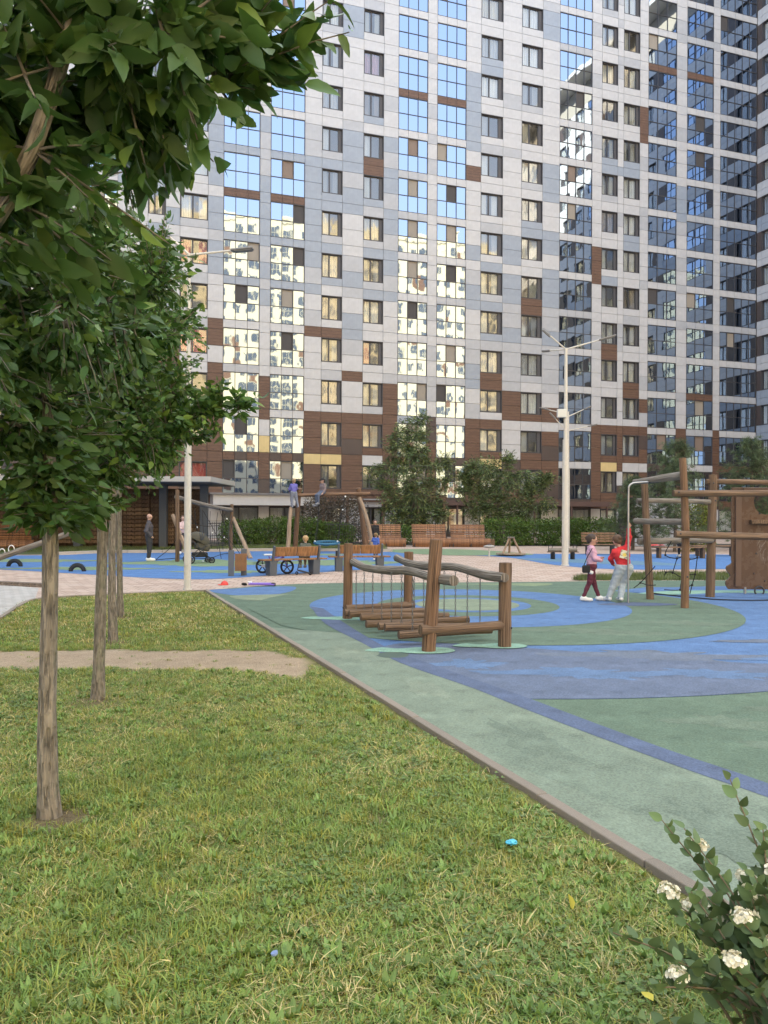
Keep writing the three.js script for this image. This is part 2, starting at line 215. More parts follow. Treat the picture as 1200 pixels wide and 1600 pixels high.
const bare = (x, z) => { let b = dirt(x, z); for (const [a, c] of TREES_XZ) b = Math.max(b, 0.8 * smooth(0.34, 0.08, Math.hypot(x - a - 0.05, z - c - 0.08) + 0.3 * (fbm(x * 6, z * 6, 3) - 0.5))); b = Math.max(b, 0.75 * smooth(0.80, 0.92, fbm(x * 1.3 + 11, z * 1.3 + 3, 4))); return b; };
{
  const x0 = -7.2, x1 = 4.3, z0 = -17.8, z1 = 3.4, nx = 150, nz = 250, pos = [], col = [], uv = [], idx = [];
  for (let j = 0; j <= nz; j++) for (let i = 0; i <= nx; i++) {
    const x = lerp(x0, x1, i / nx), z = lerp(z0, z1, j / nz), b = bare(x, z), n = fbm(x * 3, z * 3, 4), m = fbm(x * 9, z * 9, 3);
    pos.push(x, -0.026 + 0.03 * (n - 0.5) + 0.008 * (m - 0.5), z); uv.push(x, z);
    const g = [0.19 + 0.09 * n, 0.20 + 0.07 * n, 0.05 + 0.02 * n], d = [0.56 + 0.24 * (m - 0.5), 0.42 + 0.19 * (m - 0.5), 0.28 + 0.14 * (m - 0.5)];
    const k = mulch(x, z); d[0] = lerp(d[0], 0.19, k); d[1] = lerp(d[1], 0.125, k); d[2] = lerp(d[2], 0.078, k);
    col.push(lerp(g[0], d[0], b), lerp(g[1], d[1], b), lerp(g[2], d[2], b));
    if (i < nx && j < nz && inPoly(x + 0.04, z + 0.04, LAWN)) { const a = j * (nx + 1) + i; idx.push(a, a + nx + 1, a + 1, a + 1, a + nx + 1, a + nx + 2); }
  }
  const g = new THREE.BufferGeometry(); g.setAttribute('position', new THREE.Float32BufferAttribute(pos, 3)); g.setAttribute('color', new THREE.Float32BufferAttribute(col, 3)); g.setAttribute('uv', new THREE.Float32BufferAttribute(uv, 2)); g.setIndex(idx); g.computeVertexNormals();
  struct('lawn', g, new THREE.MeshStandardMaterial({ vertexColors: true, roughness: 0.95, map: rep(T.grain, 2.1), bumpMap: rep(T.grain, 1.3), bumpScale: 0.02 }));
}
// ---------------------------------------------------------------- apartment buildings round the court
const TH = 0.32959, DX = [Math.cos(TH), -Math.sin(TH)], DN = [Math.sin(TH), Math.cos(TH)], P0 = [-3.64, -55.9];
const fac = (u, v, w) => V(P0[0] + u * DX[0] + w * DN[0], v, P0[1] + u * DX[1] + w * DN[1]);   // facade metres -> world
const slatTex = tex(256, (u, v) => { const s = (v * 5) % 1, j = s < 0.10 ? 0.45 : 1, b = Math.floor(v * 5); return (0.62 + 0.5 * (fbm(u * 6 + b * 3.7, v * 40, 3) - 0.5) + 0.10 * (hash2(b, 3) - 0.5)) * j + 0.1; });
const panelTex = tex(256, (u, v) => 0.86 + 0.16 * fbm(u * 4, v * 4, 4, 4, 4) - 0.05 * vnoise(u * 60, v * 3, 60, 3));
const PM = {
  W: mat([0.535, 0.545, 0.565], 0.42, { map: panelTex }), L: mat([0.43, 0.45, 0.485], 0.42, { map: panelTex }), S: mat([0.31, 0.36, 0.435], 0.4, { map: panelTex }),
  B: mat([0.175, 0.098, 0.066], 0.6, { map: slatTex, bumpMap: slatTex, bumpScale: 0.008 }), D: mat([0.082, 0.06, 0.054], 0.55, { map: panelTex }), Y: mat([0.66, 0.52, 0.25], 0.5, { map: panelTex }),
};
const wave = tex(128, (u, v) => 0.5 * fbm(u * 2, v * 2, 2, 2, 2) + 0.5 * fbm(u * 3 + 4, v * 3 + 1, 2, 3, 3));
const mirrorPane = [0, 1, 2, 3].map((i) => { const t = rep(wave, 0.8); t.offset.set(i * 0.27, i * 0.41); return new THREE.MeshPhysicalMaterial({ color: lin(0.30, 0.37, 0.47), metalness: 1, roughness: 0.02, bumpMap: t, bumpScale: 0.0010 }); });
const clearPane = [0, 1, 2].map((i) => { const t = rep(wave, 1); t.offset.set(i * 0.31, i * 0.17); return new THREE.MeshPhysicalMaterial({ color: lin(0.9, 0.92, 0.92), transmission: 1, thickness: 0, roughness: 0.02, ior: 1.9, bumpMap: t, bumpScale: 0.0025 }); });
const FR = mat([0.055, 0.055, 0.062], 0.5), FRL = mat([0.16, 0.16, 0.17], 0.5), LOUV = mat([0.085, 0.085, 0.095], 0.6), ROOM = mat([0.34, 0.32, 0.29], 0.9), DIMROOM = [mat([0.22, 0.17, 0.14], 0.8), mat([0.07, 0.065, 0.065], 0.8), mat([0.30, 0.27, 0.23], 0.8)];  // last list: matte colours standing in for the dim interior at open panes
const CURT = [[0.62, 0.60, 0.55], [0.55, 0.50, 0.40], [0.42, 0.42, 0.42], [0.7, 0.69, 0.67], [0.35, 0.30, 0.27], [0.40, 0.22, 0.26]].map((c) => mat(c, 0.9, { side: THREE.DoubleSide })), CRED = mat([0.55, 0.09, 0.08], 0.9, { side: THREE.DoubleSide });
function curtainGeo(seed) { const g = new THREE.PlaneGeometry(1, 1, 26, 1), p = g.attributes.position; for (let i = 0; i < p.count; i++) p.setZ(i, 0.045 * Math.sin((p.getX(i) + 0.5) * (34 + seed * 5) + seed) + 0.03 * (vnoise(p.getX(i) * 9 + seed * 7, 0) - 0.5)); g.translate(0.5, 0.5, 0); g.computeVertexNormals(); return g; }
const CG = [0, 1, 2].map(curtainGeo);
const unitPane = (() => { const g = new THREE.BoxGeometry(1, 1, 0.008); g.translate(0.5, 0.5, 0); return g; })();
const cache = new Map(), memo = (k, f) => { if (!cache.has(k)) cache.set(k, f()); return cache.get(k); };
const rect = (x0, x1, y0, y1, z0, z1) => box(x1 - x0, y1 - y0, z1 - z0, (x0 + x1) / 2, (y0 + y1) / 2, (z0 + z1) / 2);

// a recessed two-light window with a dark side panel; width w, height h
function makeWindow(b, x, y, w, h, R, o = {}) {
  const key = `w${w.toFixed(2)}_${h.toFixed(2)}`, sw = w * (o.side === false ? 1 : 0.83), m = sw * 0.46;
  const g = memo(key + (o.side === false), () => merge([rect(0, 0.05, 0, h, -0.5, -0.004), rect(w - 0.05, w, 0, h, -0.5, -0.004), rect(0.05, w - 0.05, h - 0.05, h, -0.5, -0.004), rect(0.05, w - 0.05, 0, 0.05, -0.5, -0.004),
    rect(m - 0.05, m + 0.05, 0.05, h - 0.05, -0.20, -0.13), rect(0.05, 0.10, 0.05, h - 0.05, -0.20, -0.13), rect(0.10, m - 0.05, 0.05, 0.10, -0.20, -0.13), rect(m + 0.05, sw - 0.03, 0.05, 0.10, -0.20, -0.13), rect(0.10, m - 0.05, h - 0.11, h - 0.05, -0.20, -0.13), rect(m + 0.05, sw - 0.03, h - 0.11, h - 0.05, -0.20, -0.13), rect(sw - 0.06, sw, 0.05, h - 0.05, -0.21, -0.12)]));
  const win = part('window', g, FR, b); win.position.set(x, y, 0);
  const pane = (x0, x1) => { const p = part('pane', unitPane, clearPane[(R() * 3) | 0], win); p.scale.set(x1 - x0, h - 0.19, 1); p.position.set(x0, 0.10, -0.165); p.rotation.set((R() - 0.5) * 0.012, (R() - 0.5) * 0.014, 0); };
  pane(0.09, m - 0.045); pane(m + 0.045, sw - 0.05);
  if (o.side !== false) part('side_panel', memo(key + 's', () => merge([rect(sw, w - 0.05, 0.05, h - 0.05, -0.16, -0.14), ...Array.from({ length: 9 }, (_, i) => rect(sw + 0.02, w - 0.06, 0.1 + i * (h - 0.2) / 9, 0.1 + (i + 0.45) * (h - 0.2) / 9, -0.14, -0.125))])), LOUV, win);
  const q = R(), cm = o.curtain || CURT[(R() * (R() < 0.85 ? 4 : 6)) | 0], cg = CG[(R() * 3) | 0];
  const cur = (x0, x1) => { const c = part('curtain', cg, cm, win); c.scale.set(x1 - x0, h - 0.1, 1); c.position.set(x0, 0.05, -0.34); };
  if (q < 0.45) cur(0.06, sw - 0.05); else if (q < 0.75) { cur(0.06, m - 0.12); cur(m + sw * 0.22, sw - 0.05); } else if (q < 0.92) cur(0.06, m);
}
// balcony glazing, n lights wide and two high
function makeGlazing(b, x, y, w, h, n, R, o = {}) {
  const pw = w / n, tr = h * 0.49, key = `g${w.toFixed(2)}_${n}`;
  const g = memo(key, () => { const l = [rect(0, w, 0, 0.04, -0.12, -0.01), rect(0, w, h - 0.05, h, -0.12, -0.01), rect(0.05, w - 0.05, tr - 0.022, tr + 0.022, -0.09, -0.012)]; for (let i = 0; i <= n; i++) { const c = clamp(i * pw, 0.022, w - 0.022); l.push(rect(c - 0.022, c + 0.022, 0.04, h - 0.05, -0.11, -0.008)); } return merge(l); });
  const win = part('balcony_glazing', g, FR, b); win.position.set(x, y, 0);
  const openAt = o.open ? (R() < 0.62 ? 1 : (R() * n) | 0) : -1;
  for (let i = 0; i < n; i++) for (let k = 0; k < 2; k++) {
    const p = part('pane', unitPane, openAt === i && k === 1 ? DIMROOM[(R() * 3) | 0] : mirrorPane[(R() * 4) | 0], win);  // an open light gets a matte panel painted as the dim interior
    p.scale.set(pw - 0.044, k ? h - 0.05 - tr - 0.022 : tr - 0.062, 1); p.position.set(i * pw + 0.022, k ? tr + 0.022 : 0.04, openAt === i && k === 1 ? -0.1 : -0.055); p.rotation.set((R() - 0.5) * 0.006, (R() - 0.5) * 0.009, 0);
  }
}
const COLS = [['P', -31, -29.6], ['G', -29.6, -27.2, 3], ['P', -27.2, -26.4], ['G', -26.4, -24, 3], ['P', -24, -22.7], ['W', -22.7, -21.1], ['P', -21.1, -19.6], ['W', -19.6, -18], ['P', -18, -17], ['G', -17, -14.6, 3], ['P', -14.6, -12.7], ['W', -12.7, -11.56], ['P', -11.56, -10.65],
  ['W', -10.65, -8.81], ['P', -8.81, -7.78], ['G', -7.78, -5.3, 3], ['P', -5.3, -4.56], ['G', -4.56, -2.14, 3], ['P', -2.14, -0.91], ['W', -0.91, 0.61], ['P', 0.61, 2.17], ['W', 2.17, 3.71], ['P', 3.71, 4.84], ['G', 4.84, 7.16, 3], ['P', 7.16, 7.91], ['G', 7.91, 10.28, 3], ['P', 10.28, 11.51], ['W', 11.51, 13.37], ['P', 13.37, 14.98], ['W', 14.98, 16.83], ['P', 16.83, 18.35], ['G', 18.35, 21.33, 4], ['P', 21.33, 22.23], ['W', 22.23, 23.74], ['P', 23.74, 24.29], ['W', 24.29, 25.86], ['P', 25.86, 26.68], ['G', 26.68, 29.51, 3], ['P', 29.51, 30.55], ['G', 30.55, 33.3, 3], ['P', 33.3, 34.0], ['G', 34.0, 37.92, 5]];
const C0 = 13;                                    // index of the leftmost window column seen clear of the trees
const SPECIAL = {};                               // column:row:panel -> finish
const put = (s, f) => s.split(' ').forEach((k) => { SPECIAL[k] = f; });
put('1:3:0 1:3:2 1:2:0 1:2:1 1:2:2 1:4:2 3:2:0 3:2:1 14:3:1 14:3:2 15:2:0 15:2:1 16:5:1 16:5:2 16:2:1 17:2:1 20:4:1 20:4:2 22:3:1 22:3:2 23:2:0 8:8:1 8:8:2 2:7:9 3:7:9 4:7:9 10:10:9 11:10:9 12:10:9 23:10:0 23:10:1 23:10:2 19:6:0 19:6:1 19:6:2 24:12:9 25:12:9 26:12:9 26:3:9 27:1:0 27:1:1 27:1:2 9:2:0 9:2:1 5:4:2 6:4:2 7:3:2 13:8:1 0:2:2', 'B');
put('16:2:2 17:2:2 18:1:9 14:2:1 15:1:0 15:1:1 15:2:2 14:1:9 24:0:9 25:0:9 26:1:9 8:1:2 8:0:2 7:0:2 3:1:0 2:2:9 22:1:2 23:1:2 21:0:0 20:0:9', 'W');
put('3:1:1 6:1:2 5:1:2 14:1:2 12:0:9 20:1:2', 'Y');
put('13:10:0 13:10:1 13:10:2 13:9:0 13:9:1 13:9:2 17:8:0 17:8:1 17:8:2 17:7:2 20:9:1 20:9:2 22:9:1 22:9:2 21:9:2 22:7:1 22:7:2 16:7:1 16:7:2 25:8:0 25:8:1 25:8:2 14:11:1 14:11:2 7:11:0 7:11:1 17:12:0 17:12:1 17:5:0 17:6:0 15:6:0 15:6:1 20:6:2 8:9:1', 'S');
function finish(ci, r, k, R) {
  const c = ci - C0, s = SPECIAL[`${c}:${r}:${k}`]; if (s) return s;
  const h = R();
  if (r <= 1) return h < 0.20 ? 'D' : 'B';
  if (r === 2 && k === 2 && c !== 10 && c !== 12 && c !== 26) return h < 0.1 ? 'D' : 'B';
  if (c < 0) return r <= 3 && h < 0.5 ? 'B' : h < 0.7 ? 'W' : 'S';
  const blue = c >= 1 && c <= 9 ? (r >= 5 && r <= 8 ? 0.92 : r === 4 ? 0.55 : r >= 9 ? 0.30 : 0.1) : c >= 10 && c <= 17 ? (r >= 3 && r <= 5 ? 0.85 : r === 6 ? 0.5 : r === 2 ? 0.6 : 0.07) : (r <= 4 && r >= 2 ? 0.35 : 0.06);
  const q = vnoise(c * 0.7 + 3, r * 0.8) * 0.5 + h * 0.5;
  return q < blue * 0.78 ? (c >= 10 && r < 6 ? (h < 0.5 ? 'L' : 'S') : h < 0.75 ? 'S' : 'L') : h < 0.18 ? 'L' : 'W';
}
const addPanels = (b, list, cap) => {             // the largest ones as parts, the rest joined
  list.sort((p, q) => q.s - p.s);
  list.forEach((p, i) => { if (i < cap) { const o = part('wall_panel', memo(`p${(p.x1 - p.x0).toFixed(2)}_${(p.y1 - p.y0).toFixed(2)}`, () => panelGeo(p.x1 - p.x0, p.y1 - p.y0)), PM[p.f], b); o.position.set(p.x0, p.y0, p.z || 0); } });
  const keys = Object.keys(PM), rest = list.slice(cap), gs = [], ms = [];
  for (const f of keys) { const l = rest.filter((p) => p.f === f).map((p) => panelGeo(p.x1 - p.x0, p.y1 - p.y0).translate(p.x0, p.y0, p.z || 0)); if (l.length) { gs.push(merge(l)); ms.push(PM[f]); } }
  if (gs.length) { const o = part('wall_panel', mergeGeometries(gs, true), ms, b); o.userData.kind = 'stuff'; }
};
function panelGeo(w, h) { const j = 0.012, g = box(w - 2 * j, h - 2 * j, 0.03, w / 2, h / 2, -0.015), u = g.attributes.uv, s = (w * 7.3 + h * 3.1) % 1; for (let i = 0; i < u.count; i++) u.setXY(i, u.getX(i) * w * 0.8 + s, u.getY(i) * h * 0.9 + s); return g; }
{
  const b = thing('apartment_building', 'tall apartment block clad in white, grey and brown panels with mirrored balcony glazing', 'building', [P0[0], 0, P0[1]], TH), R = rng(77), panels = [];
  const U0 = -44.5, U1 = 37.93, TOP = 19;
  part('wall', merge([rect(U0, U1 + 13.95, -0.05, 5.2 + TOP * 3 + 1.2, -14, -1.9)]), ROOM, b);
  part('roof', merge([rect(U0 - 0.1, U1 + 14.1, 63.4, 63.9, -14.1, 0.02), rect(U0 - 0.05, U0, -0.05, 63.4, -2, 0)]), PM.S, b);
  const add = (x0, x1, y0, y1, f, z) => panels.push({ x0, x1, y0, y1, f, z, s: (x1 - x0) * (y1 - y0) / ((fac((x0 + x1) / 2, (y0 + y1) / 2, 0).length()) ** 2) * (fac((x0 + x1) / 2, y0, 0).z && x0 > -13 && y1 < 40 ? 1 : 0.05) });
  COLS.forEach(([t, x0, x1, n], ci) => {
    const c = ci - C0;
    for (let r = 0; r <= TOP; r++) {
      const top = 5.2 + 3 * r, gt = 5.37 + 3 * r, far = r > 14 || (c < -4 && r > 11);
      if (t === 'P') { add(x0, x1, top - 1.12, top, finish(ci, r, 0, R)); add(x0, x1, top - 2.27, top - 1.12, finish(ci, r, 1, R)); add(x0, x1, top - 3, top - 2.27, finish(ci, r, 2, R)); }
      else if (t === 'W') { add(x0, x1, top - 2.27, top - 1.72, finish(ci, r, 1, R)); add(x0, x1, top - 3, top - 2.27, finish(ci, r, 2, R)); makeWindow(b, x0, top - 1.72, x1 - x0, 1.72, R, { curtain: (c === 0 && [2, 3, 5, 0].includes(r)) || (c === 8 && r === 3) ? CRED : c === 8 && r === 10 ? CURT[5] : null, side: c === 0 ? false : true }); }
      else { const f = finish(ci, r + 1, 9, R); makeGlazing(b, x0, gt - 2.46, x1 - x0, 2.46, n, R, { open: !far && R() < (c < 12 ? 0.55 : 0.35) }); const pw = (x1 - x0) / n; for (let i = 0; i < n; i++) add(x0 + i * pw, x0 + (i + 1) * pw, gt, gt + 0.54, r === 0 ? finish(ci, 1, 9, R) : f); }
    }
    // ground floor
    if (t === 'P') { add(x0, x1, 1.2, 2.2, R() < 0.5 ? 'W' : 'L', -0.06); add(x0, x1, 0, 1.2, 'L', -0.06); }
    else if (t === 'W') { makeWindow(b, x0, 0.55, x1 - x0, 1.65, R, { side: false }); add(x0, x1, 0, 0.55, 'L', -0.06); }
    else { makeWindow(b, x0, 0.25, x1 - x0, 1.95, R, { side: false }); add(x0, x1, 0, 0.25, 'D', -0.06); add(x0, x1, 2.2, 2.91, R() < 0.5 ? 'B' : 'D'); }
  });
  addPanels(b, panels, 300);
  part('shop_canopy', merge([rect(8.0, 22.2, 2.55, 2.72, 0.02, 1.6), rect(8.0, 22.2, 2.35, 2.55, 1.5, 1.62), ...[9, 12.2, 15.4, 18.6, 21.8].map((x) => rect(x - 0.06, x + 0.06, 0, 2.55, 1.42, 1.54))]), mat([0.09, 0.055, 0.05], 0.6), b);
  part('entrance_canopy', merge([rect(-8.6, -1.6, 2.25, 2.95, 0.02, 1.9)]), PM.W, b); part('canopy_roof', rect(-8.8, -1.4, 2.952, 3.06, 0.02, 2.1), FRL, b);
  part('entrance_pergola', merge([...[-1.3, 0.4, 3.0, 5.6, 7.6].map((x) => rect(x - 0.09, x + 0.09, 0, 2.75, 2.2, 2.38)), rect(-1.5, 7.8, 2.75, 2.95, 2.2, 2.38), rect(-1.5, 7.8, 2.55, 2.7, 0.06, 0.2), ...Array.from({ length: 16 }, (_, i) => rect(-1.4 + i * 0.6, -1.3 + i * 0.6, 2.96, 3.08, 0.1, 2.6))]), mat([0.16, 0.09, 0.06], 0.7, { map: slatTex }), b);
}
{ // right wing, standing at a right angle to the block
  const o = fac(37.95, 0, 0.0), b = thing('apartment_building', 'side wing of the apartment block at the right edge with white bands and window strips', 'building', [o.x, 0, o.z], TH - Math.PI / 2), R = rng(31), panels = [];
  // local +x runs from the corner towards the court's near side, +z faces the court
  const LEN = 44; part('wall', rect(0.02, LEN, -0.05, 55.2, -13.5, -1.9), ROOM, b); part('roof', rect(-0.02, LEN + 0.05, 54.9, 55.4, -13.6, 0.02), PM.W, b);
  part('end_wall', rect(LEN, LEN + 0.3, -0.05, 54.8, -13.5, 0), PM.W, b);
  for (let r = -1; r <= 15; r++) {
    const top = 5.2 + 3 * r; let x = 0.02, k = 0;
    const f = r <= 1 ? 'B' : r === 2 || r === 8 || r === 3 ? 'S' : 'W';
    while (x < LEN - 1) {
      const seg = [['P', 0.5], ['W', 1.7], ['P', 1.2], ['W', 1.7], ['P', 1.0], ['G', 2.6], ['P', 0.8], ['G', 2.6], ['P', 1.1]][k % 9], x1 = Math.min(LEN, x + seg[1]);
      const add = (y0, y1, ff) => panels.push({ x0: x, x1, y0, y1, f: ff || f, s: 1 / (1 + x) });
      add(top - 3, top - 2.4); add(top - 2.4, top - 1.72);
      if (seg[0] === 'P') add(top - 1.72, top, R() < 0.5 && x > 3 ? f : 'D'); else if (seg[0] === 'W') makeWindow(b, x, top - 1.72, x1 - x, 1.72, R); else makeGlazing(b, x, top - 1.72, x1 - x, 1.72, 3, R);
      x = x1; k++;
    }
  }
  addPanels(b, panels, 120);
}
{ // block on the far side of the court (behind the viewer), mirrored in the glazing
  const o = fac(75, 0, 102), b = thing('apartment_building', 'sunlit cream apartment block that is mirrored in the balcony glass', 'building', [o.x, 0, o.z], TH + Math.PI), R = rng(9);
  const LEN = 120, cream = mat([0.76, 0.675, 0.47], 0.8, { map: rep(panelTex, 0.2) }), glass = new THREE.MeshStandardMaterial({ color: lin(0.10, 0.12, 0.15), roughness: 0.1 }), brown = mat([0.20, 0.11, 0.07], 0.7);
  part('wall', rect(-4, LEN, -0.05, 60, -12, 0), cream, b);
  const bands = [], wins = [], fr = [], dk = [];
  for (let r = 0; r < 19; r++) for (let x = 1, k = 0; x < LEN - 4; k++) {
    const y = 1.1 + r * 3.1, t = k % 7;
    if (t === 3 || t === 4) { wins.push(rect(x, x + 2.6, y - 0.7, y + 1.7, -0.1, 0.012)); for (let i = 0; i <= 3; i++) fr.push(rect(x + i * 0.866 - 0.04, x + i * 0.866 + 0.04, y - 0.7, y + 1.7, 0.013, 0.06)); fr.push(rect(x, x + 2.6, y + 0.4, y + 0.48, 0.061, 0.08)); x += 3.6; }
    else { const ww = hash2(k + 9, 4) < 0.4 ? 1.9 : 1.3; wins.push(rect(x, x + ww, y, y + 1.65, -0.1, 0.012)); fr.push(rect(x + 0.62, x + 0.7, y, y + 1.65, 0.013, 0.05)); if (hash2(k, r) < 0.12) dk.push(rect(x, x + 1.5, y - 1.3, y - 0.02, 0.002, 0.02)); x += 3.1; }
    if (hash2(k * 3, r + 50) < 0.05 || (r < 4 && hash2(k, r) < 0.5)) dk.push(rect(x - 1.4, x - 0.2, y - 0.9, y + 1.5, 0.002, 0.02)); if (r < 7 && hash2(k + 70, r) < 0.22) dk.push(rect(x - 3.2, x - 0.2, y - 1.28, y - 0.75, 0.021, 0.03));
  }
  const w = part('window', merge(wins), glass, b); w.userData.kind = 'stuff'; const f = part('window_frame', merge(fr), cream, b); f.userData.kind = 'stuff'; const d = part('brown_panel', merge(dk), brown, b); d.userData.kind = 'stuff';
  part('parapet', rect(-4.2, LEN + 0.2, 60, 60.8, -12.2, 0.2), cream, b);
  for (const x of [18, 44, 50, 72, 86]) part('roof_vent', merge([rect(x, x + 1.6, 60.8, 64.4, -5, -3.4), rect(x - 0.2, x + 1.8, 64.4, 64.7, -5.2, -3.2)]), cream, b);
}
{ // block to the left of the court, whose shadow covers it
  const o = fac(-44, 0, -3), b = thing('apartment_building', 'grey apartment block left of the court, its shadow over the playground', 'building', [o.x, 0, o.z], TH + Math.PI / 2);
  part('wall', rect(-66, 0, -0.05, 47, -14, 0), PM.W, b); part('roof', rect(-66.2, 0.2, 47, 47.6, -14.2, 0.2), PM.S, b);
  const l = []; for (let r = 0; r < 15; r++) for (let i = 0; i < 20; i++) l.push(rect(-64.5 + i * 3.25, -62.9 + i * 3.25, 1 + r * 3, 2.7 + r * 3, -0.1, 0.02));
  const w = part('window', merge(l), new THREE.MeshStandardMaterial({ color: lin(0.06, 0.07, 0.09), roughness: 0.1 }), b); w.userData.kind = 'stuff';
}
// ---------------------------------------------------------------- vegetation
const leafM = (c, t = 0.32, r = 0.5) => new THREE.MeshPhysicalMaterial({ color: lin(...c), roughness: r, transmission: t, thickness: 0, specularIntensity: 0.5, side: THREE.DoubleSide });
// a pointed leaf lying along +y from its stalk, folded along the midrib and curved
function leafGeo(L, W, fold = 0.25, droop = 0.25, seg = 4, tooth = 0) {
  const pos = [], idx = [], uv = [];
  for (let i = 0; i <= seg; i++) {
    const t = i / seg, w = W / 2 * Math.pow(Math.sin(Math.PI * Math.pow(t, 0.74)), 0.92) * (1 + tooth * (i % 2 ? 1 : -1)) + (i === seg ? 0 : 0.001), y = t * L, z = -droop * L * t * t;
    pos.push(-w, y, z + fold * w, 0, y, z, w, y, z + fold * w); uv.push(0, t, 0.5, t, 1, t);
    if (i) { const a = (i - 1) * 3, b = i * 3; idx.push(a, a + 1, b, b, a + 1, b + 1, a + 1, a + 2, b + 1, b + 1, a + 2, b + 2); }
  }
  const g = new THREE.BufferGeometry(); g.setAttribute('position', new THREE.Float32BufferAttribute(pos, 3)); g.setAttribute('uv', new THREE.Float32BufferAttribute(uv, 2)); g.setIndex(idx); g.computeVertexNormals(); return g;
}
const Q = new THREE.Quaternion(), UPV = V(0, 1, 0), MX = new THREE.Matrix4(), SC = V(1, 1, 1);
function leafMatrix(p, dir, roll, s) { Q.setFromUnitVectors(UPV, dir); const q2 = new THREE.Quaternion().setFromAxisAngle(UPV, roll); Q.multiply(q2); SC.set(s, s, s); return new THREE.Matrix4().compose(p, Q, SC); }
function instances(name, geo, m, list, parent, kind) {
  const o = new THREE.InstancedMesh(geo, m, list.length); o.name = name; o.castShadow = o.receiveShadow = true; list.forEach((e, i) => { o.setMatrixAt(i, e.m); o.setColorAt(i, e.c); }); if (kind) o.userData.kind = kind; parent.add(o); return o;
}
const rdir = (R) => { const a = R() * 6.283, z = R() * 2 - 1, s = Math.sqrt(1 - z * z); return V(Math.cos(a) * s, z, Math.sin(a) * s); };
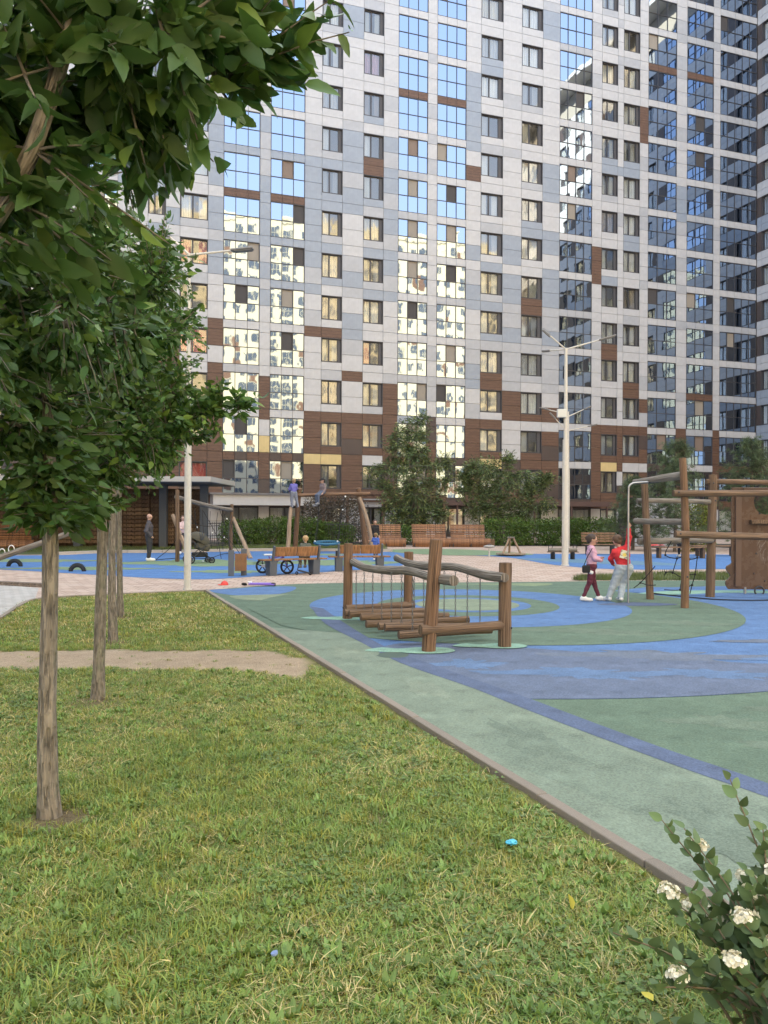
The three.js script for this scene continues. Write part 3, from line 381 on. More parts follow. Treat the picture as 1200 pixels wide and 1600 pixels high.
// a tree: trunk, limbs grown towards the crown's volumes, twigs and leaves
function makeTree(o) {
  const R = rng(o.seed), t = thing(o.name, o.label, o.category || 'tree', [o.x, o.y || -0.04, o.z], 0, o.group), nodes = [], twigs = [], leaves = [];
  const H = o.trunkTop, lean = o.lean || [0, 0], tp = [];
  if (o.trunkR) {
    for (let i = 0; i <= 14; i++) { const k = i / 14; tp.push(V(lean[0] * k + 0.02 * (Math.sin(k * 7 + o.seed) - Math.sin(o.seed)), H * k, lean[1] * k + 0.015 * Math.cos(k * 6 + o.seed))); }
    const rad = tp.map((p, i) => { const k = i / 14; return o.trunkR * (lerp(1.06, o.topK || 0.45, k) + 0.22 * Math.exp(-k * H / 0.12)); });
    part('trunk', tube(tp, rad, 14, { bump: o.bumpy || 0.08, freq: 7, seed: o.seed }), o.bark, t);
    tp.forEach((p, i) => { if (p.y > o.firstLimb * 0.9) nodes.push({ p, r: rad[i] * 0.6 }); });
  } else nodes.push({ p: V(0, 0.02, 0), r: 0.02 });
  const pick = () => { let w = R() * o.crown.reduce((s, e) => s + e.w, 0), e = o.crown[0]; for (const c of o.crown) { w -= c.w; e = c; if (w <= 0) break; } const d = rdir(R), k = Math.pow(R(), o.shell || 0.45); return V(e.c[0] + d.x * e.r[0] * k, e.c[1] + d.y * e.r[1] * k, e.c[2] + d.z * e.r[2] * k); };
  const bend = (a, b, n, sag) => { const l = [], m = a.clone().lerp(b, 0.5); m.y += sag * a.distanceTo(b); m.x += (R() - 0.5) * 0.12 * a.distanceTo(b); m.z += (R() - 0.5) * 0.12 * a.distanceTo(b); for (let i = 0; i <= n; i++) { const k = i / n; l.push(V(0, 0, 0).addScaledVector(a, (1 - k) * (1 - k)).addScaledVector(m, 2 * k * (1 - k)).addScaledVector(b, k * k)); } return l; };
  const limbGeos = [];
  for (let i = 0; i < o.limbs; i++) {
    const tgt = pick(); let best = null, bs = 1e9; for (const q of nodes) { const dy = tgt.y - q.p.y, s = q.p.distanceTo(tgt) + (dy < 0.1 ? 1.5 : 0) ; if (s < bs && q.r > 0.006) { bs = s; best = q; } }
    const l = bend(best.p, tgt, 7, 0.06), r0 = Math.min(best.r * 0.8, o.limbR || 0.05); limbGeos.push([l, r0]); l.forEach((p, k) => { if (k > 1) nodes.push({ p, r: r0 * lerp(1, 0.25, k / 7) }); });
  }
  limbGeos.forEach(([l, r0], i) => part('branch', tube(l, l.map((_, k) => r0 * lerp(1, 0.25, k / 7)), 6, { seed: i, caps: false }), o.bark, t));
  for (const e of o.extra || []) { const l = path(e, 14); part('branch', tube(l, l.map((_, k) => lerp(0.036, 0.02, k / 14)), 10, { bump: 0.1, seed: 3 }), o.bark, t); l.forEach((p) => nodes.push({ p, r: 0.02 })); }
  const tw = [];
  for (let i = 0; i < o.twigs; i++) {
    const tgt = pick(); let best = nodes[0], bs = 1e9; for (let k = 0; k < nodes.length; k += 1) { const s = nodes[k].p.distanceToSquared(tgt); if (s < bs) { bs = s; best = nodes[k]; } }
    let a = best.p; if (a.distanceTo(tgt) > 1.1) a = tgt.clone().lerp(a, 1.1 / a.distanceTo(tgt));
    const l = bend(a, tgt, 4, o.sag ?? 0.05); tw.push(tube(l, l.map((_, k) => (o.twigR || 0.006) * lerp(1, 0.35, k / 4)), 4, { caps: false }));
    const dir = tgt.clone().sub(a).normalize(), n = o.perTwig;
    for (let q = 0; q < n; q++) {
      const k = lerp(o.leafFrom ?? 0.25, 1, q / (n - 1 || 1)), f = Math.min(3, Math.floor(k * 4)), p = l[f].clone().lerp(l[f + 1], k * 4 - f), side = (q % 2 ? 1 : -1);
      const sideV = V(0, 0, 0).crossVectors(dir, UPV).normalize().multiplyScalar(side), d = dir.clone().multiplyScalar(0.5 + 0.5 * R()).addScaledVector(sideV, 0.9 * R() + 0.25).add(rdir(R).multiplyScalar(0.45)); d.y -= (o.droop ?? 0.35) * (0.4 + R()); d.normalize();
      p.add(rdir(R).multiplyScalar(o.spread ?? 0.03));
      const v = o.tone[0] + (o.tone[1] - o.tone[0]) * R(), young = R() < (o.young ?? 0.08), c = young ? lin(1.9 * v, 1.5 * v, 1.1 * v) : lin(v * (0.85 + 0.3 * R()), v, v * (0.8 + 0.3 * R()));
      leaves.push({ m: leafMatrix(p, d, (R() - 0.5) * 2.4 + (o.flat ? 0 : Math.PI * (R() < 0.5)), lerp(0.45, 1.22, R())), c, p });
    }
  }
  if (tw.length) part('twigs', merge(tw), o.bark, t).userData.kind = 'stuff';
  if (o.singles) {                                 // near tree: the leaves that show largest are parts of their own
    const eye = camera.position.clone().sub(t.position); leaves.sort((a, b) => a.p.distanceToSquared(eye) - b.p.distanceToSquared(eye));
    const shades = [0.7, 0.9, 1.1, 1.4].map((k) => { const m = o.leafMat.clone(); m.color.multiplyScalar(k); return m; });
    leaves.splice(0, o.singles).forEach((e) => { const l = part('leaf', o.leaf, shades[clamp(Math.round(e.c.g * 3 - 1.6), 0, 3)], t); l.applyMatrix4(e.m); });
  }
  instances('crown', o.leaf, o.leafMat, leaves, t, 'stuff');
  return t;
}
const barkA = mat([0.34, 0.30, 0.245], 0.95, { map: rep(T.bark, 2.2, 1.3), bumpMap: rep(T.barkBump, 2.2, 1.3), bumpScale: 0.02 });
const leafAsh = leafM([0.096, 0.19, 0.044], 0.48, 0.5), ashLeaf = leafGeo(0.115, 0.05, 0.25, 0.28, 8, 0.06), ashFar = leafGeo(0.092, 0.042, 0.2, 0.25, 4);
const ash = { name: 'street_tree', bark: barkA, bumpy: 0.14, leafMat: leafAsh, tone: [0.55, 1.15], droop: 0.4, young: 0.13, group: 'young trees in a row on the lawn' };
// the tree just left of the viewer whose boughs hang into the picture
makeTree({ ...ash, seed: 11, x: -2.35, z: -1.75, label: 'nearest broadleaf tree, its thick bough and big leaves hanging in from the left', trunkR: 0.085, trunkTop: 3.2, firstLimb: 1.9, topK: 0.5, lean: [0.5, -0.35], limbs: 16, limbR: 0.045, twigs: 490, perTwig: 10, leaf: ashLeaf, singles: 300, extra: [[[0.5, 2.2, -0.35], [0.95, 2.45, -0.6], [1.2, 2.75, -0.65], [1.42, 3.3, -0.6], [1.5, 3.8, -0.6]]], shell: 0.5, spread: 0.02,
  crown: [{ c: [1.08, 2.98, -0.75], r: [0.74, 0.5, 0.5], w: 1.15 }, { c: [1.62, 3.14, -0.8], r: [0.36, 0.26, 0.32], w: 0.36 }, { c: [0.5, 3.0, -0.6], r: [0.8, 0.9, 0.6], w: 0.9 }, { c: [1.25, 3.45, -0.75], r: [0.75, 0.4, 0.5], w: 0.8 }, { c: [1.93, 3.42, -0.8], r: [0.32, 0.22, 0.35], w: 0.28 }] });
makeTree({ ...ash, seed: 23, x: TREES_XZ[0][0], z: TREES_XZ[0][1], label: 'street tree nearest on the lawn with the thickest trunk', lean: [-0.06, 0], trunkR: 0.054, trunkTop: 3.1, firstLimb: 1.62, topK: 0.55, limbs: 26, limbR: 0.03, twigs: 900, perTwig: 11, leaf: ashFar, shell: 0.5,
  crown: [{ c: [-0.1, 2.75, 0.1], r: [0.72, 0.9, 0.72], w: 1.2 }, { c: [-0.25, 3.6, 0], r: [0.85, 0.9, 0.8], w: 1.0 }, { c: [0.0, 1.95, 0.05], r: [0.42, 0.32, 0.42], w: 0.35 }] });
makeTree({ ...ash, seed: 37, x: TREES_XZ[1][0], z: TREES_XZ[1][1], label: 'second tree of the lawn row, one bough reaching right', trunkR: 0.055, trunkTop: 4.2, firstLimb: 1.75, topK: 0.45, limbs: 32, limbR: 0.028, twigs: 1450, perTwig: 11, leaf: ashFar, shell: 0.5, tone: [0.6, 1.35],
  crown: [{ c: [0.1, 2.75, 0.1], r: [0.82, 0.9, 0.85], w: 1.3 }, { c: [0.1, 3.8, 0], r: [0.9, 1.05, 0.85], w: 1.3 }, { c: [-0.1, 1.95, 0.1], r: [0.4, 0.3, 0.45], w: 0.3 }, { c: [1.12, 2.85, 0.0], r: [0.42, 0.2, 0.2], w: 0.10 }, { c: [0.85, 2.65, 0.0], r: [0.4, 0.3, 0.3], w: 0.13 }] });
makeTree({ ...ash, seed: 41, x: TREES_XZ[2][0], z: TREES_XZ[2][1], label: 'third tree of the lawn row with a slim grey trunk', trunkR: 0.055, trunkTop: 4.9, firstLimb: 1.8, topK: 0.4, limbs: 28, limbR: 0.028, twigs: 1100, perTwig: 10, leaf: ashFar, shell: 0.5, tone: [0.6, 1.4],
  crown: [{ c: [0.2, 3.1, 0], r: [1.0, 0.95, 1.0], w: 1.3 }, { c: [0.2, 4.4, 0], r: [1.1, 1.5, 1.0], w: 1.3 }] });
makeTree({ ...ash, seed: 53, x: TREES_XZ[3][0], z: TREES_XZ[3][1], label: 'farthest and thinnest tree of the lawn row', trunkR: 0.05, trunkTop: 5.4, firstLimb: 1.8, topK: 0.4, limbs: 26, limbR: 0.028, twigs: 1100, perTwig: 10, leaf: ashFar, shell: 0.5, tone: [0.6, 1.4],
  crown: [{ c: [0.3, 3.4, 0], r: [1.15, 1.1, 1.1], w: 1.3 }, { c: [0.2, 4.8, 0], r: [1.25, 1.8, 1.1], w: 1.4 }] });

// willowy trees in front of the facade
const willowLeaf = leafGeo(0.21, 0.048, 0.15, 0.2, 2), leafWillow = leafM([0.115, 0.165, 0.072], 0.3), barkB = mat([0.12, 0.10, 0.08], 0.95);
for (const [x, z, s, seed, label] of [[1.7, -45.5, 1, 61, 'taller willowy tree behind the wooden loungers'], [6.7, -46.5, 0.86, 67, 'shorter willowy tree right of the taller one, before the facade']])
  makeTree({ name: 'willow_tree', label, seed, x, z, bark: barkB, leafMat: leafWillow, tone: [0.5, 1.8], trunkR: 0.09, trunkTop: 4.6 * s, firstLimb: 0.8, topK: 0.4, limbs: 30, limbR: 0.04, twigs: 2000, twigR: 0.010, perTwig: 12, leaf: willowLeaf, shell: 0.42, droop: 0.25, spread: 0.1, sag: 0.12, young: 0.15,
    crown: seed === 61 ? [{ c: [-0.2, 3.3, 0], r: [2.4, 2.4, 1.6], w: 1.3 }, { c: [-0.2, 5.6, 0], r: [1.25, 1.9, 1.1], w: 0.7 }, { c: [0.2, 1.7, 0], r: [2.3, 1.3, 1.4], w: 0.6 }, { c: [-2.2, 4.0, 0.3], r: [0.9, 0.7, 0.6], w: 0.12 }, { c: [1.9, 4.6, 0.2], r: [0.7, 1.0, 0.6], w: 0.12 }, { c: [0.6, 6.9, 0], r: [0.5, 0.9, 0.5], w: 0.07 }, { c: [-1.3, 6.0, 0], r: [0.6, 0.7, 0.5], w: 0.07 }] : [{ c: [0, 2.9, 0], r: [2.4, 2.0, 1.5], w: 1.2 }, { c: [-1.0, 4.2, 0], r: [1.3, 1.2, 1], w: 0.4 }, { c: [1.9, 3.6, 0], r: [1.5, 0.8, 0.8], w: 0.3 }, { c: [0.4, 1.4, 0], r: [2.4, 1.1, 1.2], w: 0.5 }, { c: [3.0, 3.9, 0], r: [0.9, 0.35, 0.4], w: 0.08 }, { c: [-2.2, 3.6, 0], r: [0.7, 1.0, 0.5], w: 0.12 }, { c: [0.6, 5.0, 0], r: [0.6, 0.6, 0.4], w: 0.08 }, { c: [2.6, 2.2, 0.3], r: [1.0, 0.8, 0.6], w: 0.12 }] });
// clipped hedges and shrubs
const hedgeLeaf = leafGeo(0.11, 0.065, 0.2, 0.15, 2);
function makeShrub(name, label, x, z, rx, h, rz, n, c, tone, seed, group, lf = hedgeLeaf) {
  const R = rng(seed), t = thing(name, label, 'shrub', [x, 0, z], 0, group), list = [], st = [];
  for (let i = 0; i < 14; i++) { const a = R() * 6.28, k = R(); st.push(tube(path([[Math.cos(a) * 0.1 * rx, 0, Math.sin(a) * 0.1 * rz], [Math.cos(a) * 0.4 * rx * k, h * 0.5, Math.sin(a) * 0.4 * rz * k], [Math.cos(a) * 0.85 * rx * k, h * 0.92, Math.sin(a) * 0.85 * rz * k]], 4), [0.02, 0.016, 0.012, 0.008, 0.004], 4, { caps: false })); }
  part('stems', merge(st), barkB, t);
  for (let i = 0; i < n; i++) {
    const d = rdir(R), k = Math.pow(R(), 0.35), nn = 0.78 + 0.5 * fbm(d.x * 2.3 + seed, d.z * 2.3 + d.y * 1.7, 3), p = V(Math.sign(d.x) * Math.pow(Math.abs(d.x), 0.75) * rx * k * nn, h * 0.5 + Math.sign(d.y) * Math.pow(Math.abs(d.y), 0.75) * h * 0.52 * k * nn, Math.sign(d.z) * Math.pow(Math.abs(d.z), 0.75) * rz * k * nn); if (p.y < 0.02) p.y = R() * 0.2;
    const v = lerp(tone[0], tone[1], R()), q = d.clone().add(rdir(R).multiplyScalar(0.9)).normalize(); list.push({ m: leafMatrix(p, q, R() * 6.28, lerp(0.6, 1.25, R())), c: lin(v * (0.85 + 0.35 * R()), v, v * (0.75 + 0.3 * R())) });
  }
  instances('foliage', lf, c, list, t, 'stuff'); return t;
}
const leafHedge = leafM([0.085, 0.15, 0.03], 0.22), leafPurple = leafM([0.10, 0.085, 0.07], 0.2), leafLime = leafM([0.22, 0.27, 0.055], 0.3);
const HG = 'clipped green hedge shrubs along the facade';
const where = ['behind the net climbing frame', 'behind the swing frame', 'between the swing posts', 'left of the round net swing', 'right of the swing frame', 'at the end of the loungers', 'behind the stool with legs', 'left of the right lamp post', 'behind the right lamp post', 'behind the girl in pink', 'behind the far bench', 'left of the grey utility box'];
[[-7.6, -43.2, 1.5, 1.35], [-6.0, -42.6, 1.4, 1.5], [-4.4, -42.4, 1.4, 1.45], [-2.8, -42.6, 1.3, 1.2], [0.2, -44.2, 1.4, 1.1], [6.6, -43.4, 1.5, 1.45], [8.4, -43.8, 1.5, 1.35], [10.0, -43.6, 1.4, 1.45], [11.6, -43.8, 1.4, 1.5], [13.2, -44, 1.4, 1.5], [14.7, -44.2, 1.3, 1.5], [16.2, -44.5, 1.2, 1.35]].forEach(([x, z, rx, h], i) => makeShrub('hedge_shrub', 'green hedge shrub ' + where[i], x, z, rx, h, 0.9, 4200, leafHedge, [0.5, 1.45], 200 + i, HG));
makeShrub('purple_shrub', 'dark purple leaved shrub rising behind the swing frame', -2.9, -43.6, 1.9, 2.7, 1.1, 8500, leafPurple, [0.5, 1.5], 301);
makeShrub('lime_shrub', 'yellow green shrub seen between the right climbing posts', 14.8, -37.5, 0.9, 2.3, 0.8, 3000, leafLime, [0.5, 1.2], 303);
// pines at the right
const needleTuft = (() => { const R = rng(8), l = []; for (let i = 0; i < 16; i++) { const d = rdir(R); d.y = Math.abs(d.y) * 0.8; d.normalize(); const g = new THREE.ConeGeometry(0.006, 0.17, 3); g.translate(0, 0.085, 0); Q.setFromUnitVectors(UPV, d); g.applyQuaternion(Q); l.push(g); } return merge(l); })();
const needleM = mat([0.085, 0.125, 0.06], 0.7);
function makePine(label, x, z, h, rBase, seed) {
  const R = rng(seed), t = thing('pine_tree', label, 'tree', [x, 0, z], 0, 'pines behind the climbing frame'), list = [], br = [];
  part('trunk', tube(path([[0, 0, 0], [0.05, h * 0.5, 0.02], [0, h * 0.97, 0]], 10), Array.from({ length: 11 }, (_, i) => lerp(0.09, 0.015, i / 10)), 8, { seed }), barkB, t);
  for (let y = 0.35; y < h * 0.97; y += 0.24) { const n = 6, rr = rBase * Math.pow(1 - y / h, 0.65) + 0.12; for (let i = 0; i < n; i++) { const a = R() * 6.28, L = rr * (0.65 + 0.5 * R()), e = V(Math.cos(a) * L, y + 0.32 * L + 0.1, Math.sin(a) * L), pts = path([[0, y, 0], [e.x * 0.5, y + 0.08 * L, e.z * 0.5], e], 5); br.push(tube(pts, [0.016, 0.013, 0.01, 0.008, 0.006, 0.004], 4, { caps: false })); for (let k = 0; k < 15; k++) { const q = pts[2 + ((R() * 4) | 0)].clone().add(rdir(R).multiplyScalar(0.16)); const v = lerp(0.5, 1.6, R()); list.push({ m: leafMatrix(q, V(Math.cos(a) * 0.6, 0.8, Math.sin(a) * 0.6).add(rdir(R).multiplyScalar(0.4)).normalize(), R() * 6, 0.7 + 0.7 * R()), c: lin(v, v, v * 0.95) }); } } }
  part('branches', merge(br), barkB, t).userData.kind = 'stuff'; instances('needles', needleTuft, needleM, list, t, 'stuff');
}
makePine('slender pine left of the brown play panel', 13.7, -37, 5.3, 1.7, 401);
makePine('broad pine behind the brown play panel', 18.0, -38.5, 5.4, 2.3, 403);
makePine('pine at the right edge beyond the play panel', 20.4, -39, 5.4, 2.2, 407);
makePine('low pine behind the rope net', 12.2, -38.5, 3.4, 1.5, 409);
// ---------------------------------------------------------------- grass and litter on the lawn
{
  const R = rng(3001);
  const blade = (L, W, bend, az, x, z, lean) => { // three-segment blade
    const pos = [], idx = [], c = Math.cos(az), s = Math.sin(az); for (let i = 0; i <= 3; i++) { const t = i / 3, w = W * (1 - t * t) / 2 + 0.0002, y = L * t * (1 - 0.35 * bend * t), o = bend * L * t * t * 0.9 + lean * t; pos.push(x + c * o - s * w, y, z + s * o + c * w, x + c * o + s * w, y, z + s * o - c * w); if (i) { const a = i * 2 - 2; idx.push(a, a + 1, a + 2, a + 2, a + 1, a + 3); } }
    const g = new THREE.BufferGeometry(); g.setAttribute('position', new THREE.Float32BufferAttribute(pos, 3)); g.setIndex(idx); g.computeVertexNormals(); return g; };
  const tuft = (n, rad, L0, L1, W, bendMax) => { const l = []; for (let i = 0; i < n; i++) { const a = R() * 6.28, r = Math.sqrt(R()) * rad; l.push(blade(lerp(L0, L1, R()), W * (0.7 + 0.6 * R()), R() * bendMax, R() * 6.28, Math.cos(a) * r, Math.sin(a) * r, (R() - 0.5) * 0.03)); } return merge(l); };
  const rosette = (n, L, W) => { const l = []; for (let i = 0; i < n; i++) { const g = leafGeo(L * (0.6 + 0.5 * R()), W * (0.7 + 0.5 * R()), 0.25, 0.35, 3); g.deleteAttribute('uv'); g.rotateX(0.55 + 0.6 * R()); g.rotateY(i / n * 6.28 + R()); l.push(g); } return merge(l); };
  const clover = (n) => { const l = []; for (let i = 0; i < n; i++) { const x = (R() - 0.5) * 0.09, z = (R() - 0.5) * 0.09, y = 0.015 + 0.025 * R(); for (let k = 0; k < 3; k++) { const g = new THREE.CircleGeometry(0.0065, 6); g.deleteAttribute('uv'); g.translate(0, 0.007, 0); g.rotateX(-1.3 + 0.3 * R()); g.rotateY(k * 2.09 + R()); g.translate(x, y, z); l.push(g); } } return merge(l); };
  const kinds = { a: tuft(16, 0.06, 0.022, 0.06, 0.0048, 1.5), b: tuft(14, 0.055, 0.02, 0.05, 0.0058, 1.8), s: tuft(10, 0.07, 0.02, 0.045, 0.0026, 3.4), t: tuft(18, 0.055, 0.035, 0.085, 0.005, 1.2), f: tuft(18, 0.13, 0.03, 0.06, 0.009, 1.3) };
  const gm = new THREE.MeshPhysicalMaterial({ color: lin(1, 1, 1), roughness: 0.6, transmission: 0.25, thickness: 0, side: THREE.DoubleSide }), bag = { a: [], b: [], s: [], t: [], f: [], r: [], d: [], c: [] };
  const lush = (x, z) => fbm(x * 0.9 + 20, z * 0.9 + 5, 4);
  const addAt = (k, x, z, s, c, tilt = 0.15) => { const q = new THREE.Quaternion().setFromEuler(new THREE.Euler((R() - 0.5) * tilt, R() * 6.28, (R() - 0.5) * tilt)); bag[k].push({ m: new THREE.Matrix4().compose(V(x, -0.026 + 0.03 * (fbm(x * 3, z * 3, 4) - 0.5), z), q, V(s, s * (0.5 + 0.45 * R()), s)), c }); };
  const green = () => { const v = 0.75 + 0.55 * R(), y = R(); return lin(0.275 * v * (0.70 + 0.6 * y), 0.325 * v, 0.056 * v); }, straw = () => { const v = 0.7 + 0.6 * R(); return lin(0.60 * v, 0.50 * v, 0.22 * v); }, deep = () => { const v = 0.7 + 0.5 * R(); return lin(0.16 * v, 0.265 * v, 0.045 * v); };
  const tryPut = (x, z, far) => {
    if (!inPoly(x, z, LAWN) || x > KX(z) - 0.05) return; const b = bare(x, z); if (R() < b * 1.15) { if (R() < 0.02) addAt('b', x, z, 0.8, green()); return; } const l = lush(x, z) + 0.25 * (R() - 0.5);
    if (far) { addAt('f', x, z, 0.8 + 0.5 * R(), R() < 0.16 + 0.5 * (0.5 - l) ? straw() : R() < 0.3 ? deep() : green(), 0.2); return; }
    if (R() < 0.24 + 0.9 * (0.5 - l)) addAt('s', x, z, 0.9 + 0.5 * R(), straw(), 0.9);
    addAt(l > 0.56 ? (R() < 0.5 ? 't' : 'a') : R() < 0.5 ? 'a' : 'b', x, z, 0.7 + 0.6 * R(), R() < 0.25 ? deep() : green());
  };
  const area = (z0, z1, dens, far) => { const wid = (z) => [Math.max(-7, -Math.abs(z) * 0.52 - 0.3), Math.min(4, KX(z))]; for (let z = z0; z < z1; z += 0.25) { const [a, b] = wid(z - 0.25), n = Math.max(0, (b - a) * 0.25 * dens); for (let i = 0; i < n; i++) tryPut(lerp(a, b, R()), z + R() * 0.25, far); } };
  area(-6.2, -1.6, 780, false); area(-10.5, -6.2, 420, false); area(-17.8, -10.5, 130, true);
  area(-1.6, 3.3, 60, true);
  // broad-leaved weeds, clover
  for (let i = 0; i < 6000; i++) { const z = -1.8 - 9 * R() * R(), x = lerp(-Math.abs(z) * 0.52 - 0.2, KX(z) - 0.1, R()); if (!inPoly(x, z, LAWN) || bare(x, z) > 0.4) continue; const v = 0.8 + 0.6 * R(); addAt(R() < 0.3 ? 'r' : 'd', x, z, 0.5 + 0.6 * R(), lin(0.17 * v, 0.27 * v, 0.06 * v)); }
  for (let i = 0; i < 1500; i++) { const z = -1.8 - 7 * R(), x = lerp(-Math.abs(z) * 0.52 - 0.2, KX(z) - 0.1, R()); if (!inPoly(x, z, LAWN) || bare(x, z) > 0.3 || vnoise(x * 1.6 + 50, z * 1.6) < 0.55) continue; const v = 0.8 + 0.5 * R(); addAt('c', x, z, 0.9 + 0.5 * R(), lin(0.13 * v, 0.205 * v, 0.04 * v)); }
  const g = new THREE.Group(); g.name = 'lawn_grass'; g.userData = { label: 'short mown grass with dry straw and weeds covering the lawn', category: 'grass', kind: 'stuff' }; scene.add(g);
  for (const k of ['a', 'b', 's', 't', 'f']) if (bag[k].length) instances({ a: 'grass', b: 'grass', s: 'dry_grass', t: 'tall_grass', f: 'grass' }[k], kinds[k], gm, bag[k], g, 'stuff');
  instances('weed', rosette(6, 0.07, 0.03), gm, bag.r, g, 'stuff'); instances('weed', rosette(4, 0.045, 0.03), gm, bag.d, g, 'stuff'); instances('clover', clover(9), gm, bag.c, g, 'stuff');
  console.log('grass', Object.entries(bag).map(([k, v]) => k + v.length).join(' '));
  // fallen leaves and litter
  const yl = mat([0.55, 0.46, 0.06], 0.8, { side: THREE.DoubleSide }), lf = leafGeo(0.07, 0.035, 0.2, 0.3, 3);
  [[0.96, -2.78, 'yellow fallen leaf on the grass beside the white flowered bush'], [0.83, -3.42, 'yellow fallen leaf on the grass near the kerb']].forEach(([x, z, label], i) => { const o = solo('fallen_leaf', lf, yl, label, 'leaf', 'yellow leaves fallen on the grass'); o.position.set(x, 0.03, z); o.rotation.set(-1.4, i * 2.1, 0.3); });
  const wr = new THREE.IcosahedronGeometry(0.017, 2), p = wr.attributes.position; for (let i = 0; i < p.count; i++) { const k = 0.7 + 0.7 * vnoise(p.getX(i) * 190 + 40, p.getY(i) * 190 + p.getZ(i) * 130); p.setXYZ(i, p.getX(i) * k * 1.5, p.getY(i) * k * 0.8, p.getZ(i) * k); } wr.computeVertexNormals();
  const w = solo('candy_wrapper', wr, mat([0.08, 0.45, 0.62], 0.35), 'crumpled turquoise wrapper lying in the grass', 'litter'); w.position.set(0.68, 0.02, -4.14);
  const w2 = solo('plastic_lid', cyl(0.013, 0.014, 0.009, 0, 0, 0, 16), mat([0.25, 0.33, 0.55], 0.4), 'small blue cap lying in the grass at the lower left', 'litter'); w2.position.set(-0.42, 0.02, -3.08);
  w2.rotation.z = 0.3;
}
// ---------------------------------------------------------------- play equipment and street furniture
const v3 = (a) => (a.isVector3 ? a.clone() : V(...a));
const log = (a, b, r0, r1, seed, wob = 0.01, n = 10) => { const A = v3(a), B = v3(b), l = []; const R = rng(seed * 7 + 1), d = B.clone().sub(A), side = V(0, 0, 0).crossVectors(d, Math.abs(d.y) > 0.8 * d.length() ? V(1, 0, 0) : UPV).normalize(), up = V(0, 0, 0).crossVectors(d, side).normalize(), f1 = 2 + 2 * R(), f2 = 2 + 2 * R(), p1 = R() * 6, p2 = R() * 6; for (let i = 0; i <= n; i++) { const t = i / n; l.push(A.clone().lerp(B, t).addScaledVector(side, wob * Math.sin(t * f1 + p1)).addScaledVector(up, wob * Math.sin(t * f2 + p2))); } return tube(l, l.map((_, i) => lerp(r0, r1, i / n)), 14, { bump: 0.07, freq: 4, seed, bev: 0.008 }); };
const bolt = (x, y, z, r = 0.014) => { const g = new THREE.SphereGeometry(r, 8, 6); g.translate(x, y, z); return g; };
function chainGeo(a, b, r = 0.015) { const A = v3(a), B = v3(b), n = Math.max(2, Math.round(A.distanceTo(B) / (r * 2.15))), l = []; Q.setFromUnitVectors(UPV, B.clone().sub(A).normalize()); for (let i = 0; i < n; i++) { const g = new THREE.TorusGeometry(r * 0.72, r * 0.26, 4, 8); g.scale(0.75, 1.45, 1); if (i % 2) g.rotateY(Math.PI / 2); g.applyQuaternion(Q); const p = A.clone().lerp(B, (i + 0.5) / n); g.translate(p.x, p.y, p.z); l.push(g); } return merge(l); }

{ // hanging log bridge
  const t = thing('log_bridge', 'wooden hanging log bridge with chains and four posts', 'climbing bridge'), A = V(-0.6, 0, -12.92), B = V(0.57, 0, -9.91), C = V(1.59, 0, -10.27), D = V(0.42, 0, -13.28);
  const post = (p, dx, h, r, s, m = M.logRed) => part('post', log([p.x, -0.02, p.z], [p.x + dx, h, p.z], r * 1.04, r * 0.97, s, 0.004), m, t);
  post(A, 0.02, 1.25, 0.075, 1); post(B, 0.085, 1.42, 0.086, 2); post(C, 0.0, 1.11, 0.084, 3, M.log); post(D, 0.0, 1.1, 0.078, 4);
  const wavy = (a, b, amp, s, r) => { const p = path([a, v3(a).lerp(v3(b), 0.16).add(V(0, -amp * 0.9, 0)), v3(a).lerp(v3(b), 0.4).add(V(0, -amp * 0.5, 0)), v3(a).lerp(v3(b), 0.62).add(V(0, amp * 0.35, 0)), v3(a).lerp(v3(b), 0.85).add(V(0, -amp * 0.2, 0)), b], 26); return tube(p, p.map((_, i) => r * (1 + 0.1 * Math.sin(i * 0.5 + s))), 14, { bump: 0.09, freq: 5, seed: s, bev: 0.01 }); };
  const b1a = V(-0.50, 0.95, -12.86), b1b = V(0.86, 0.93, -9.6), b2a = V(0.22, 0.99, -13.4), b2b = V(1.56, 0.93, -10.1);
  part('beam', wavy(b1a, b1b, 0.06, 21, 0.062), M.logGrey, t); part('beam', wavy(b2a, b2b, 0.06, 22, 0.062), M.logGrey, t);
  part('cross_log', log(A.clone().add(V(-0.02, 0.2, 0.06)), D.clone().add(V(0.1, 0.2, 0.02)), 0.06, 0.055, 5), M.log, t);
  part('cross_log', log(B.clone().add(V(-0.11, 0.30, 0.10)), C.clone().add(V(-0.04, 0.30, 0.02)), 0.066, 0.06, 6), M.log, t);
  part('bolt', merge([bolt(0.60, 0.28, -9.82), bolt(1.66, 0.27, -10.19), bolt(-0.66, 0.2, -12.85)]), M.dark, t);
  for (let i = 0; i < 7; i++) {
    const k = 0.13 + i * 0.117, la = A.clone().lerp(B, k).add(V(-0.02, 0.165 + 0.03 * ((i * 37) % 3 - 1) * 0.6 + (i < 2 ? 0.03 : 0), 0)), lb = D.clone().lerp(C, k).add(V(-0.02, 0.165 + 0.02 * ((i * 53) % 3 - 1), 0)), d = lb.clone().sub(la).normalize();
    part('rung', log(la.clone().addScaledVector(d, -0.16 - 0.05 * (i % 2)), lb.clone().addScaledVector(d, 0.12 + 0.04 * (i % 3)), 0.056, 0.052, 30 + i), M.log, t);
    const y1 = 0.86 + (k > 0.5 ? 0.05 : 0.0) - (k < 0.25 ? 0.03 : 0), top = (p, q) => p.clone().lerp(q, k + 0.02).setY(y1);
    part('chain', chainGeo(la.clone().add(V(0.03, 0.05, 0)), la.clone().add(V(0.03, 0, 0)).setY(y1), 0.021), M.chain, t); part('chain', chainGeo(lb.clone().add(V(-0.05, 0.05, 0)), lb.clone().add(V(-0.05, 0, 0)).setY(y1 + 0.02), 0.021), M.chain, t);
  }
}
